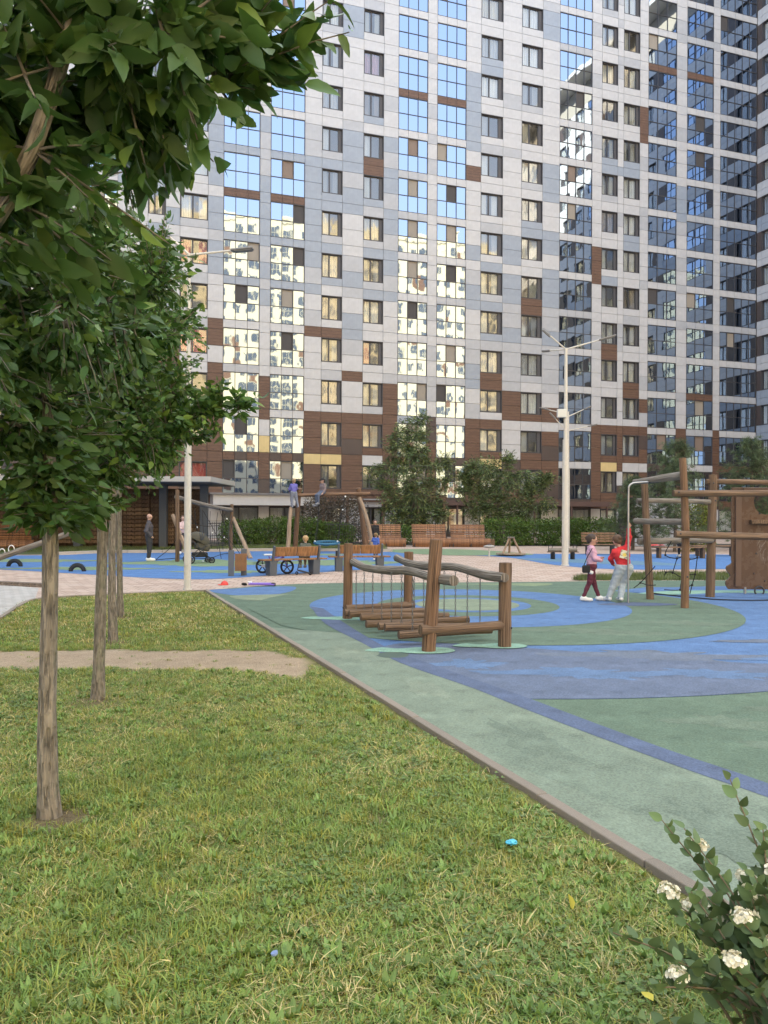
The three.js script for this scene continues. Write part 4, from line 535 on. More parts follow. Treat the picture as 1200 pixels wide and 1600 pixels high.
{ // right climbing frame of posts and logs
  const t = thing('log_climber', 'large wooden climbing frame of posts and logs at the right', 'climbing frame');
  const L = (n, a, b, r0, r1, s, m = M.log, w = 0.012) => part(n, log(a, b, r0, r1, s, w), m, t);
  L('post', [5.46, -0.02, -16.13], [5.36, 2.5, -16.13], 0.078, 0.068, 51); L('post', [5.62, -0.02, -14.62], [5.54, 2.8, -14.62], 0.075, 0.066, 52, M.logRed, 0.03); L('post', [6.94, -0.02, -16.69], [6.98, 2.6, -16.69], 0.095, 0.085, 53); L('post', [9.3, -0.02, -14.8], [9.3, 2.7, -14.8], 0.08, 0.07, 54);
  L('log', [5.08, 2.42, -15.95], [5.58, 2.47, -14.66], 0.05, 0.085, 55, M.logGrey); L('log', [5.34, 2.155, -14.5], [9.5, 2.15, -14.72], 0.062, 0.062, 56); L('log', [5.24, 2.03, -16.28], [6.9, 2.02, -16.62], 0.055, 0.05, 57, M.logGrey); L('log', [5.13, 1.63, -16.0], [5.6, 1.6, -14.72], 0.06, 0.062, 58, M.logGrey); L('log', [5.36, 1.40, -14.46], [9.5, 1.30, -14.68], 0.066, 0.066, 59); L('log', [5.26, 1.2, -16.26], [6.95, 1.2, -16.6], 0.068, 0.06, 60, M.logGrey); L('log', [6.85, 2.45, -16.72], [9.6, 2.42, -17.0], 0.058, 0.058, 61);
  part('bolt', merge([[5.42, 2.16, -14.43], [5.44, 1.4, -14.39], [6.96, 2.42, -16.58], [7.0, 2.05, -16.58], [5.62, 0.6, -14.53], [6.99, 1.2, -16.59]].map((p) => bolt(...p, 0.017))), M.dark, t);
  const W = (px, py) => V(5.05 + (px - 60) * 0.00178 * 1.30, 1.22 - (py - 262) * 0.002305, -15.45 + (px - 60) * 0.0012);
  const rope = (l) => tube(path(l.map(([x, y]) => W(x, y)), l.length * 3), 0.009, 5, {});
  const net = [[[280, 255], [238, 372], [320, 398], [370, 375], [405, 402], [460, 385], [468, 330]], [[375, 255], [370, 375]], [[320, 398], [290, 518]], [[405, 402], [393, 535]], [[460, 385], [445, 525], [425, 615], [410, 690]], [[232, 545], [243, 518], [290, 518], [355, 555], [393, 535], [445, 525]], [[355, 555], [342, 660]], [[230, 665], [342, 660], [425, 615]], [[165, 470], [60, 615], [12, 662]], [[60, 615], [120, 632], [172, 628]]];
  part('rope_net', merge(net.map(rope)), M.rope, t);
  part('net_knot', merge([[238, 372], [320, 398], [370, 375], [405, 402], [460, 385], [243, 518], [290, 518], [355, 555], [393, 535], [445, 525], [425, 615], [342, 660], [60, 615]].map(([x, y]) => { const g = new THREE.SphereGeometry(0.024, 8, 6), p = W(x, y); g.translate(p.x, p.y, p.z); return g; })), M.rope, t);
  // brown play wall
  const bm = mat([0.125, 0.075, 0.052], 0.6, { map: rep(panelTex, 0.6), roughnessMap: rep(T.soft, 2) }), x0 = 7.6, x1 = 10.2, z = -17.35;
  const sh = new THREE.Shape(); sh.moveTo(x0, 0.12); [[x0 - 0.04, 0.3], [x0 + 0.03, 0.45], [x0 - 0.03, 0.62], [x0 + 0.07, 0.75], [x0 + 0.07, 2.35], [x1, 2.35], [x1, 0.1]].forEach(([x, y], i) => (i < 4 ? sh.quadraticCurveTo(x + (i % 2 ? 0.05 : -0.05), y - 0.07, x, y) : sh.lineTo(x, y))); sh.closePath();
  const hole = new THREE.Path(); hole.absellipse(8.42, 2.03, 0.27, 0.27, 0, Math.PI * 2, true); sh.holes.push(hole);
  const pg = new THREE.ExtrudeGeometry(sh, { depth: 0.03, bevelEnabled: true, bevelSize: 0.006, bevelThickness: 0.006, bevelSegments: 2, curveSegments: 24 }); pg.translate(0, 0, z);
  part('panel', pg, bm, t); part('panel_batten', rbox(0.13, 2.05, 0.05, 0.008, 7.8, 1.2, z + 0.065), mat([0.125, 0.075, 0.052], 0.6), t); part('panel_ledge', rbox(2.1, 0.09, 0.12, 0.01, 9.1, 1.60, z + 0.1), M.log, t); part('panel_band', rbox(2.3, 0.12, 0.05, 0.008, 9.05, 2.29, z + 0.07), bm, t);
  part('bolt', merge([[8.28, 1.78], [8.21, 0.9], [8.5, 0.6], [8.16, 0.46], [8.4, 0.3], [8.9, 1.2]].map(([x, y]) => bolt(x, y, z + 0.04, 0.02))), M.dark, t);
  const scm = mat([0.30, 0.25, 0.22], 0.9), R = rng(91), sc = []; for (let i = 0; i < 60; i++) { const a = (R() - 0.5) * 1.2 + 1.3, l = 0.04 + 0.14 * R(), g = new THREE.PlaneGeometry(l, 0.003 + 0.004 * R()); g.rotateZ(a); g.translate(8.52 + (R() - 0.5) * 0.55, 1.0 + (R() - 0.5) * 0.55, z + 0.0365 + i * 0.00005); sc.push(g); } part('scuff_marks', merge(sc), scm, t).userData.kind = 'stuff';
  part('foot', merge([cyl(0.03, 0.03, 0.16, 7.97, 0, z + 0.02), cyl(0.03, 0.03, 0.16, 9.8, 0, z + 0.02)]), M.steel, t);
  const tr = new THREE.TorusGeometry(0.1, 0.02, 6, 20); tr.translate(8.25, 0.08, z + 0.1); part('ring', tr, M.dark, t);
}
{ const t = thing('climbing_pole', 'bent steel climbing pole held by the child in red', 'pole'); part('pole', tube(path([[4.80, -0.02, -15.42], [4.80, 1.2, -15.42], [4.80, 2.2, -15.42], [4.81, 2.3, -15.42], [4.88, 2.36, -15.42], [5.0, 2.375, -15.43], [5.24, 2.39, -15.46]], 40), 0.019, 10), M.steel, t); part('sleeve', tube([[5.2, 2.385, -15.455], [5.4, 2.40, -15.48]], 0.03, 10), M.dark, t); }
{ const o = solo('loose_rope', tube(path([[5.85, 0.03, -17.2], [6.3, 0.03, -16.5], [6.8, 0.03, -15.95], [7.6, 0.03, -15.85], [8.5, 0.03, -16.2]], 40), 0.014, 6), M.rope, 'black rope lying in a curve on the blue rubber', 'rope'); }

// street lamps
const lampM = mat([0.56, 0.535, 0.48], 0.55, { roughnessMap: rep(T.soft, 2, 1) }), headM = mat([0.20, 0.20, 0.20], 0.45, { metalness: 0.4 });
function makeLamp(x, z, label, H, arms, rb = 0.082) {
  const t = thing('street_lamp', label, 'street lamp', [x, 0, z], 0, 'tall pale street lamps in the court');
  part('pole', merge([tube([[0, -0.02, 0], [0, 3.2, 0], [0, H * 0.58, 0]], [rb, rb * 0.95, rb * 0.86], 12), tube([[0, H * 0.58, 0], [0, H, 0]], [rb * 0.62, rb * 0.46], 12)]), lampM, t); part('base_collar', cyl(rb * 1.25, rb * 1.2, 0.05, 0, 0, 0, 16), lampM, t); part('hatch', rbox(rb * 0.9, 0.3, 0.02, 0.006, 0, 0.7, rb * 0.93), lampM, t);
  for (const [dx, dy, dz, y] of arms) {
    const e = V(dx, y + dy, dz), a = V(0, y, 0), d = e.clone().sub(a).normalize(); part('arm', tube([a, a.clone().lerp(e, 0.72)], [0.028, 0.024], 8), lampM, t);
    const h = part('lamp_head', (() => { const l = a.distanceTo(e) * 0.34, g = rbox(l, 0.05, 0.2, 0.02, l * 0.4, 0, 0); const f = rbox(l * 0.8, 0.02, 0.16, 0.008, l * 0.45, -0.033, 0); return merge([g, f]); })(), headM, t); h.position.copy(a.clone().lerp(e, 0.70)); h.quaternion.setFromUnitVectors(V(1, 0, 0), d);
  }
  return t;
}
makeLamp(-4.42, -17.69, 'pale street lamp at the corner of the lawn', 7.58, [[1.45, 0.12, 0.1, 7.55], [-0.62, 0.55, 0.1, 7.56]]);
makeLamp(6.14, -26.6, 'pale street lamp right of the loungers, nearest of the right pair', 7.36, [[-0.85, 0.62, 0.25, 7.33], [1.65, 0.46, 0.1, 7.33], [-0.72, 0.02, -0.4, 7.33]], 0.115);
makeLamp(9.6, -41, 'slimmer far street lamp just behind the right one', 7.1, [[-1.5, 0.35, 0, 6.95], [1.2, 0.55, 0, 6.85], [-1.0, 1.0, 0.2, 6.0], [1.5, 0.35, 0, 6.1]], 0.1);
{ const o = solo('camera_box', rbox(0.3, 0.28, 0.16, 0.02, 5.98, 5.15, -26.52), mat([0.6, 0.6, 0.56], 0.5), 'pale box mounted on the right street lamp pole', 'box'); }

// litter bin
const plank = (c) => mat(c, 0.7, { map: rep(T.wood, 1.2, 0.5), bumpMap: rep(T.wood, 1.2, 0.5), bumpScale: 0.002 }), slatM = plank([0.36, 0.19, 0.085]), slate = mat([0.085, 0.098, 0.118], 0.55);
{
  const t = thing('litter_bin', 'wooden slatted litter bin between slate grey panels', 'litter bin', [-4.02, 0, -21.7], 0.25);
  part('side_panel', rbox(0.16, 0.72, 0.03, 0.006, -0.2, 0.36, 0.12), slate, t); part('side_panel', rbox(0.16, 0.74, 0.03, 0.006, 0.16, 0.37, -0.12), slate, t); part('bucket', rbox(0.3, 0.46, 0.2, 0.01, 0.06, 0.38, 0), slate, t);
  for (let i = 0; i < 9; i++) part('slat', rbox(0.03, 0.48, 0.02, 0.004, -0.085 + i * 0.0365, 0.385, 0.125), slatM, t);
}
// back-to-court benches
function makeBench(a, b, label) {
  const A = V(a[0], 0, a[1]), B = V(b[0], 0, b[1]), L = A.distanceTo(B), c = A.clone().lerp(B, 0.5), t = thing('park_bench', label, 'bench', [c.x, 0, c.z], -Math.atan2(B.z - A.z, B.x - A.x), 'wood and slate benches by the paving');
  const leg = (() => { const s = new THREE.Shape(); s.moveTo(-0.15, 0); s.lineTo(0.13, 0); s.lineTo(0.21, 0.42); s.lineTo(-0.19, 0.42); s.closePath(); const g = new THREE.ExtrudeGeometry(s, { depth: 0.2, bevelEnabled: true, bevelSize: 0.006, bevelThickness: 0.006, bevelSegments: 1 }); g.rotateY(Math.PI / 2); g.translate(-0.1, 0, 0); return g; })();
  for (const s of [-1, 1]) { part('leg', leg, slate, t).position.x = s * L * 0.335; const bs = part('back_support', rbox(0.05, 0.42, 0.09, 0.008, 0, 0, 0, 0.28), slate, t); bs.position.set(s * L * 0.335 + s * 0.03, 0.63, 0.25); }
  for (let i = 0; i < 4; i++) part('seat_plank', rbox(L, 0.035, 0.095, 0.006, 0, 0.44, -0.17 + i * 0.105), slatM, t);
  for (const s of [-1, 1]) { const p = part('back_board', rbox(L * 0.325, 0.27, 0.035, 0.006, 0, 0, 0, 0.28), slatM, t); p.position.set(s * L * 0.166, 0.67, 0.26); }
}
makeBench([-3.42, -21.75], [-1.72, -22.75], 'wooden bench with slate legs beside the bicycle'); makeBench([-1.66, -23.6], [0.18, -23.9], 'wooden bench with slate legs left of the log bridge, a bottle on its seat');
{ const t = thing('bottle', 'small dark bottle standing on the bench seat', 'bottle', [-1.42, 0.46, -23.62]); part('body', cyl(0.032, 0.032, 0.16, 0, 0, 0), M.dark, t); part('cap', cyl(0.016, 0.016, 0.06, 0, 0.16, 0), mat([0.45, 0.5, 0.42], 0.5), t); }

// child's bicycle
{
  const t = thing('bicycle', "child's purple and white bicycle standing behind the bench", 'bicycle', [-3.15, 0, -22.55], -0.25), pu = mat([0.17, 0.11, 0.42], 0.4), gr = mat([0.35, 0.34, 0.33], 0.5);
  for (const x of [-0.36, 0.40]) { const w = part('wheel', (() => { const g = new THREE.TorusGeometry(0.185, 0.026, 8, 28); g.translate(x, 0.21, 0); return g; })(), M.rope, t); part('rim', (() => { const l = [new THREE.TorusGeometry(0.155, 0.008, 6, 24)]; for (let i = 0; i < 5; i++) { const g = new THREE.BoxGeometry(0.03, 0.155, 0.008); g.translate(0, 0.078, 0); g.rotateZ(i * 1.2566); l.push(g); } const m = merge(l); m.translate(x, 0.21, 0); return m; })(), M.dark, w); }
  part('frame', merge([tube([[-0.36, 0.21, 0], [-0.08, 0.24, 0], [-0.16, 0.5, 0]], 0.018, 8), tube([[-0.08, 0.24, 0], [0.28, 0.5, 0]], 0.03, 8), tube([[-0.12, 0.42, 0], [0.28, 0.54, 0]], 0.022, 8), tube([[0.26, 0.62, 0], [0.30, 0.45, 0], [0.4, 0.21, 0]], 0.018, 8)]), pu, t);
  part('chain_guard', rbox(0.34, 0.09, 0.03, 0.02, -0.2, 0.22, 0.05), gr, t); part('saddle', rbox(0.24, 0.05, 0.13, 0.022, -0.18, 0.54, 0), M.white, t); part('handlebar', tube(path([[0.2, 0.74, 0.24], [0.24, 0.72, 0.1], [0.26, 0.62, 0], [0.24, 0.72, -0.1], [0.2, 0.74, -0.24]], 16), 0.013, 8), M.dark, t); part('grip', merge([tube([[0.2, 0.74, 0.24], [0.14, 0.76, 0.30]], 0.018, 8), tube([[0.2, 0.74, -0.24], [0.14, 0.76, -0.30]], 0.018, 8)]), M.rope, t);
  part('basket', rbox(0.2, 0.13, 0.18, 0.03, 0.36, 0.6, 0), M.white, t); part('pedal', merge([rbox(0.09, 0.02, 0.05, 0.006, -0.06, 0.15, 0.12), rbox(0.09, 0.02, 0.05, 0.006, -0.1, 0.33, -0.12)]), M.rope, t);
}
{ const t = thing('kick_scooter', 'small dark kick scooter lying beneath the bench end', 'scooter', [-2.42, 0, -22.2], -0.35); part('deck', rbox(0.38, 0.04, 0.1, 0.015, 0.2, 0.09, 0, 0, 0, -0.2), M.dark, t); part('steering_tube', tube([[-0.02, 0.12, 0], [0.02, 0.4, -0.05]], 0.015, 8), M.dark, t); part('handlebar', tube([[0.0, 0.38, -0.15], [0.03, 0.40, 0.06]], 0.014, 8), M.rope, t); for (const x of [-0.04, 0.38]) { const g = new THREE.TorusGeometry(0.035, 0.016, 6, 14); g.translate(x, 0.05, 0); part('wheel', g, M.rope, t); } }
{ // purple scooter lying on the paving
  const t = thing('kick_scooter', 'purple kick scooter lying flat on the pink paving', 'scooter', [-3.0, 0, -18.75], 0.06), pu = mat([0.20, 0.11, 0.50], 0.45);
  part('deck', rbox(0.52, 0.05, 0.11, 0.018, 0.06, 0.055, 0), pu, t); part('steering_tube', tube([[-0.22, 0.05, 0.02], [0.42, 0.045, 0.16]], 0.02, 8), pu, t); part('handlebar', tube([[0.38, 0.045, 0.02], [0.43, 0.05, 0.32]], 0.016, 8), M.dark, t); for (const [x, z] of [[-0.33, 0], [-0.31, 0.06], [0.36, 0]]) { const g = new THREE.TorusGeometry(0.045, 0.02, 6, 16); g.rotateX(1.2); g.translate(x, 0.05, z); part('wheel', g, M.rope, t); } part('brake', rbox(0.1, 0.05, 0.07, 0.02, -0.2, 0.09, -0.02), M.white, t);
}
{ const t = thing('cap', 'red cap lying on the pink paving near the lamp', 'cap', [-3.84, 0.004, -18.95]), rd = mat([0.62, 0.07, 0.06], 0.8), g = new THREE.SphereGeometry(0.095, 16, 8, 0, 6.2832, 0, 1.5708); g.scale(1, 1.05, 1); part('crown', g, rd, t); const b = new THREE.CylinderGeometry(0.075, 0.085, 0.012, 16, 1, false); b.scale(1, 1, 0.8); b.translate(-0.07, 0.012, 0.05); part('brim', b, rd, t); part('button', bolt(0, 0.1, 0, 0.01), rd, t); }

{ // net climbing frame at the left
  const t = thing('net_climbing_frame', 'leaning log frame with black ropes behind the left lamp', 'climbing frame');
  part('post', log([-7.3, -0.02, -27.75], [-7.3, 2.55, -27.75], 0.075, 0.068, 71), M.log, t); part('post', log([-6.42, -0.02, -33], [-6.40, 2.1, -33], 0.08, 0.07, 72), M.log, t); part('beam', log([-7.35, 2.25, -27.7], [-6.42, 1.92, -32.9], 0.075, 0.085, 73, 0.06), M.logGrey, t);
  part('strut', log([-7.55, 1.66, -28.1], [-6.75, -0.02, -27.5], 0.07, 0.075, 74), M.logPale, t); part('strut', log([-6.35, 1.5, -33.1], [-5.05, -0.02, -29.9], 0.075, 0.085, 75), M.logPale, t);
  const r = (...l) => tube(path(l, 12), 0.012, 5), R = rng(17), ropes = [r([-8.2, 0.04, -28.2], [-7.6, 0.5, -28], [-7.3, 0.9, -27.8]), r([-8.2, 0.04, -28.2], [-7.3, 0.12, -28], [-6.4, 0.1, -28.2]), r([-6.35, 0.03, -27.6], [-5.8, 0.25, -28.6], [-5.4, 0.2, -29.4]), r([-6.0, 0.9, -29.6], [-5.4, 0.3, -29.2], [-5.1, 0.03, -27.8]), r([-6.9, 1.8, -30], [-6.3, 0.9, -29.5], [-6.0, 0.05, -29]), r([-6.6, 1.9, -31.5], [-6.2, 1.0, -31], [-5.9, 0.2, -30.4]), r([-7.2, 2.2, -28], [-6.9, 1.4, -28.6], [-6.7, 0.5, -28.8]), r([-6.4, 1.3, -32.8], [-6.0, 0.8, -31.5], [-5.3, 0.3, -29.6])];
  for (let i = 0; i < 6; i++) { const x = -7.0 + i * 0.18; ropes.push(r([x, 1.9 - i * 0.05, -29 - i * 0.5], [x + 0.1, 1.2, -28.9 - i * 0.3], [x + 0.3, 0.35 + 0.2 * R(), -28.6 - i * 0.15])); } for (let i = 0; i < 3; i++) ropes.push(r([-7.1, 1.4 - i * 0.35, -28.6], [-6.6, 1.25 - i * 0.35, -28.9], [-6.0, 1.3 - i * 0.4, -29.8]));
  part('rope_net', merge(ropes), M.rope, t); part('rope_clamp', merge([[-6.35, 0.03, -27.6], [-6.9, 1.2, -29], [-6.4, 1.0, -29.3], [-6.1, 0.8, -30], [-6.2, 1.5, -31]].map(([x, y, z]) => bolt(x, y, z, 0.03))), M.white, t);
}
{ // baby stroller
  const t = thing('stroller', 'olive hooded baby stroller parked within the net frame', 'stroller', [-6.35, 0, -27.0], 0.5), ol = mat([0.075, 0.068, 0.048], 0.9), g = new THREE.SphereGeometry(0.34, 20, 12, 0, 6.2832, 0, 1.75); g.scale(1.15, 0.85, 0.75); g.rotateZ(-0.5); g.translate(0, 0.78, 0); part('hood', g, ol, t);
  part('hood_rib', merge([0.2, 0.6, 1.0].map((a) => { const q = new THREE.TorusGeometry(0.275, 0.012, 5, 20, Math.PI); q.rotateY(Math.PI / 2); q.scale(1, 1.1, 1); q.rotateZ(-0.9 + a); q.translate(0, 0.78, 0); return q; })), M.dark, t); part('seat', rbox(0.5, 0.26, 0.4, 0.08, 0.1, 0.58, 0, 0, 0, -0.25), ol, t); part('basket', rbox(0.5, 0.16, 0.36, 0.05, 0.02, 0.3, 0), M.rope, t);
  part('frame', merge([tube(path([[-0.55, 1.0, 0.2], [-0.2, 0.7, 0.22], [0.38, 0.12, 0.22]], 10), 0.014, 6), tube(path([[-0.55, 1.0, -0.2], [-0.2, 0.7, -0.22], [0.38, 0.12, -0.22]], 10), 0.014, 6), tube([[0.2, 0.62, 0.22], [-0.35, 0.12, 0.22]], 0.014, 6), tube([[0.2, 0.62, -0.22], [-0.35, 0.12, -0.22]], 0.014, 6), tube([[-0.55, 1.0, 0.2], [-0.55, 1.0, -0.2]], 0.016, 6)]), M.dark, t);
  for (const [x, r] of [[0.38, 0.09], [-0.35, 0.13]]) for (const z of [-0.24, 0.24]) { const q = new THREE.TorusGeometry(r, 0.025, 6, 20); q.translate(x, r + 0.02, z); const w = part('wheel', q, M.rope, t); part('hub', (() => { const h = new THREE.CylinderGeometry(r * 0.6, r * 0.6, 0.02, 14); h.rotateX(1.5708); h.translate(x, r + 0.02, z); return h; })(), M.dark, w); }
}
{ // swing frame
  const t = thing('swing_frame', 'tall log swing frame with a round net swing', 'swing');
  part('beam', log([-4.15, 2.56, -35.5], [-0.62, 2.62, -35.6], 0.085, 0.08, 81, 0.02), M.logRed, t); part('post', log([-4.1, -0.02, -36.4], [-3.86, 2.85, -35.55], 0.11, 0.12, 82), M.logRed, t); part('post', log([-4.28, -0.02, -34.4], [-4.12, 1.98, -35.2], 0.1, 0.085, 83, 0.05), M.logPale, t); part('post', log([-0.8, -0.02, -36.3], [-1.2, 2.88, -35.6], 0.14, 0.11, 84, 0.03), M.logRed, t); part('post', tube(path([[-0.52, -0.02, -35.0], [-0.62, 0.9, -35.1], [-0.9, 1.9, -35.35], [-1.12, 2.45, -35.5]], 14), 0.09, 12, { bump: 0.08, seed: 85 }), M.logPale, t);
  const tor = new THREE.TorusGeometry(0.55, 0.055, 10, 36); tor.rotateX(Math.PI / 2); const s = part('swing_seat', tor, mat([0.035, 0.14, 0.23], 0.6), t); s.position.set(-2.55, 0.42, -35.1); s.rotation.x = 0.08;
  const web = []; for (let i = -4; i <= 4; i++) { const x = i * 0.115, l = Math.sqrt(Math.max(0, 0.53 * 0.53 - x * x)); web.push(tube(path([[x, 0, -l], [x, -0.09, 0], [x, 0, l]], 8), 0.009, 4, { caps: false }), tube(path([[-l, 0, x], [0, -0.09, x], [l, 0, x]], 8), 0.009, 4, { caps: false })); } part('net', merge(web), mat([0.03, 0.10, 0.16], 0.8), s);
  for (const [x, tx] of [[-3.05, -2.95], [-2.05, -1.75]]) for (const dz of [-0.4, 0.4]) part('rope', tube([[tx, 2.56, -35.5], [x + 0.1, 1.5, -35.3 + dz * 0.5], [x, 0.45, -35.1 + dz]], 0.014, 5), M.rope, t);
  part('clamp', merge([[-3.05, 0.5, -34.7], [-2.05, 0.5, -34.7], [-1.75, 2.5, -35.45], [-1.85, 1.9, -35.2]].map((p) => bolt(...p, 0.04))), M.white, t);
}
// seesaw and half-buried tyres at the left
{
  const t = thing('seesaw', 'long grey log seesaw with pairs of white handles at the left', 'seesaw'), a = V(-12.6, -0.02, -24.2), b = V(-9.15, 1.28, -24.0), d = b.clone().sub(a).normalize(), at = (k) => a.clone().lerp(b, k);
  part('log', log(a.clone().addScaledVector(d, -2.0).setY(-0.6 + 0.0), b, 0.1, 0.085, 86), M.logGrey, t); a.y = 0.0;
  const hm = mat([0.72, 0.72, 0.70], 0.4); for (const k of [0.25, 0.335, 0.84, 0.93]) { const p = at(k), g = new THREE.TorusGeometry(0.095, 0.014, 8, 20); g.scale(0.95, 1.2, 1); g.translate(p.x, p.y + 0.17, p.z); part('handle', g, hm, t); }
  part('pivot', log([-12.9, -0.02, -24.5], [-12.9, 0.3, -24.5], 0.12, 0.12, 87), M.log, t);
}
for (const [x, z, label] of [[-8.99, -23.05, 'half buried tyre on blue rubber in the open'], [-11.75, -25.0, 'half buried tyre under the low end of the seesaw']]) { const t = thing('half_tyre', label, 'tyre', [x, 0, z], 0.1, 'half buried black tyres'), g = new THREE.TorusGeometry(0.185, 0.062, 10, 28, Math.PI); g.scale(1, 1, 1.25); part('tyre', g, mat([0.022, 0.024, 0.027], 0.85), t); const tr = []; for (let i = 1; i < 16; i++) { const q = new THREE.BoxGeometry(0.012, 0.02, 0.13); q.translate(0, 0.243, 0); q.rotateZ(-Math.PI / 2 + i / 16 * Math.PI); tr.push(q); } part('tread', merge(tr), M.rope, t); }

// slatted loungers
function makeLounger(x, z, label, turn) {
  const t = thing('wooden_lounger', label, 'lounger', [x, 0, z], turn, 'slatted wooden loungers in a row'), W = 2.05;
  const prof = path([[0, 1.12, -0.72], [0, 0.86, -0.60], [0, 0.55, -0.42], [0, 0.40, -0.12], [0, 0.44, 0.25], [0, 0.42, 0.5], [0, 0.22, 0.6], [0, 0.05, 0.52]], 19), R = rng(x * 100 | 0);
  const sm = [[0.30, 0.145, 0.07], [0.25, 0.12, 0.06], [0.36, 0.18, 0.085]].map(plank);
  for (let i = 0; i < 20; i++) { const p = prof[i], q = prof[Math.min(19, i + 1)], o = prof[Math.max(0, i - 1)], a = Math.atan2(q.y - o.y, q.z - o.z), s = part('slat', rbox(W - (i < 9 ? 0.22 : 0), 0.026, 0.088, 0.006), sm[(R() * 3) | 0], t); s.position.copy(p); s.rotation.x = -a; if (i < 9) s.position.x = -0.08; }
  for (const sx of [-0.92, 0, 0.92]) { const l = prof.map((p) => V(sx * (p.y > 0.5 ? 0.9 : 1) , Math.max(0.03, p.y - 0.05), p.z - 0.01)); part('side_frame', merge([tube(l, 0.03, 6), tube([[sx, 0.02, -0.5], [sx * 0.92, 0.6, -0.5]], 0.03, 6), tube([[sx, 0.02, -0.5], [sx, 0.03, 0.5]], 0.03, 6)]), M.iron, t); }
}
makeLounger(0.1, -41.4, 'leftmost slatted wooden lounger, beside the swing frame', 0.06); makeLounger(2.5, -41.5, 'middle slatted wooden lounger of the three', 0.04); makeLounger(4.55, -41.5, 'rightmost slatted wooden lounger of the three', 0.0); makeLounger(-17.1, -36.0, 'lone slatted wooden lounger at the far left before the pavilion', 0.3);
solo('wooden_stump', rbox(0.3, 0.42, 0.26, 0.015, 5.65, 0.21, -41.2), M.log, 'low square wooden block right of the loungers', 'stump');
{ const t = thing('spring_rider', 'small round seat on a single steel stem', 'spring toy', [4.28, 0, -31.9]); part('stem', cyl(0.035, 0.03, 0.36, 0, 0, 0), M.galv, t); part('seat', (() => { const g = new THREE.SphereGeometry(0.24, 18, 8); g.scale(1, 0.28, 0.8); g.translate(0, 0.42, 0); return g; })(), mat([0.33, 0.31, 0.29], 0.6), t); part('handle', (() => { const g = new THREE.TorusGeometry(0.07, 0.014, 6, 16, Math.PI); g.translate(0.02, 0.46, 0.02); return g; })(), M.iron, t); }
{ const t = thing('tripod_carousel', 'pale wooden three legged stand on a thin round base', 'play stand', [5.3, 0, -32.8]); part('base', cyl(0.62, 0.62, 0.05, 0, 0.06, 0, 24), plank([0.46, 0.36, 0.24]), t); for (let i = 0; i < 3; i++) { const a = i * 2.094 + 0.5; part('leg', log([Math.cos(a) * 0.42, 0.1, Math.sin(a) * 0.42], [Math.cos(a) * 0.1, 0.74, Math.sin(a) * 0.1], 0.045, 0.04, 90 + i), M.logPale, t); } part('top', cyl(0.17, 0.17, 0.05, 0, 0.74, 0, 16), M.logGrey, t); part('axle', cyl(0.07, 0.07, 0.07, 0, -0.01, 0), M.dark, t); }
{ const t = thing('spring_seesaw', 'wooden beam on two black springs behind the right lamp', 'spring toy', [6.9, 0, -30.3]); part('beam', log([-0.55, 0.36, 0], [0.55, 0.36, 0], 0.075, 0.07, 95), M.logGrey, t); for (const x of [-0.38, 0.38]) { const l = []; for (let i = 0; i < 7; i++) { const g = new THREE.TorusGeometry(0.075, 0.02, 6, 16); g.rotateX(1.5708); g.translate(x, 0.03 + i * 0.042, 0); l.push(g); } part('spring', merge(l), M.rope, t); const h = new THREE.TorusGeometry(0.075, 0.014, 6, 16); h.translate(x * 1.25, 0.48, 0); part('handle', h, M.iron, t); } part('footplate', rbox(1.2, 0.03, 0.16, 0.01, 0, 0.29, 0), M.log, t); }

// benches on the far right
function makeFarBench(x, z, L, turn, label, back) { const t = thing('slatted_bench', label, 'bench', [x, 0, z], turn, 'far slatted benches at the right'); for (let i = 0; i < 4; i++) part('seat_slat', rbox(L, 0.04, 0.09, 0.006, 0, 0.44, -0.16 + i * 0.105), plank([0.28, 0.17, 0.1]), t); for (const s of [-1, 1]) part('leg', rbox(0.1, 0.42, 0.36, 0.01, s * L * 0.36, 0.21, 0), back ? M.iron : M.log, t); if (back) for (let i = 0; i < 4; i++) part('back_slat', rbox(L, 0.09, 0.03, 0.006, 0, 0.58 + i * 0.11, -0.22 - i * 0.02), plank([0.28, 0.17, 0.1]), t); }
makeFarBench(9.35, -34, 1.5, 0.05, 'slatted bench with a backrest behind the two children', true); makeFarBench(11.9, -31.5, 2.4, -0.03, 'long backless bench seen through the rope net', false); makeFarBench(14.0, -33.2, 2.0, 0, 'backless bench behind the right climbing posts', false);
{ const t = thing('picnic_blanket', 'crumpled red cloth lying on the far bench', 'cloth', [10.9, 0.46, -31.4]); const g = new THREE.PlaneGeometry(0.6, 0.3, 24, 12); g.rotateX(-1.5708); const p = g.attributes.position; for (let i = 0; i < p.count; i++) p.setY(i, 0.02 + 0.1 * fbm(p.getX(i) * 7 + 3, p.getZ(i) * 7, 3)); g.computeVertexNormals(); part('cloth', g, mat([0.6, 0.07, 0.06], 0.85, { side: THREE.DoubleSide }), t); }

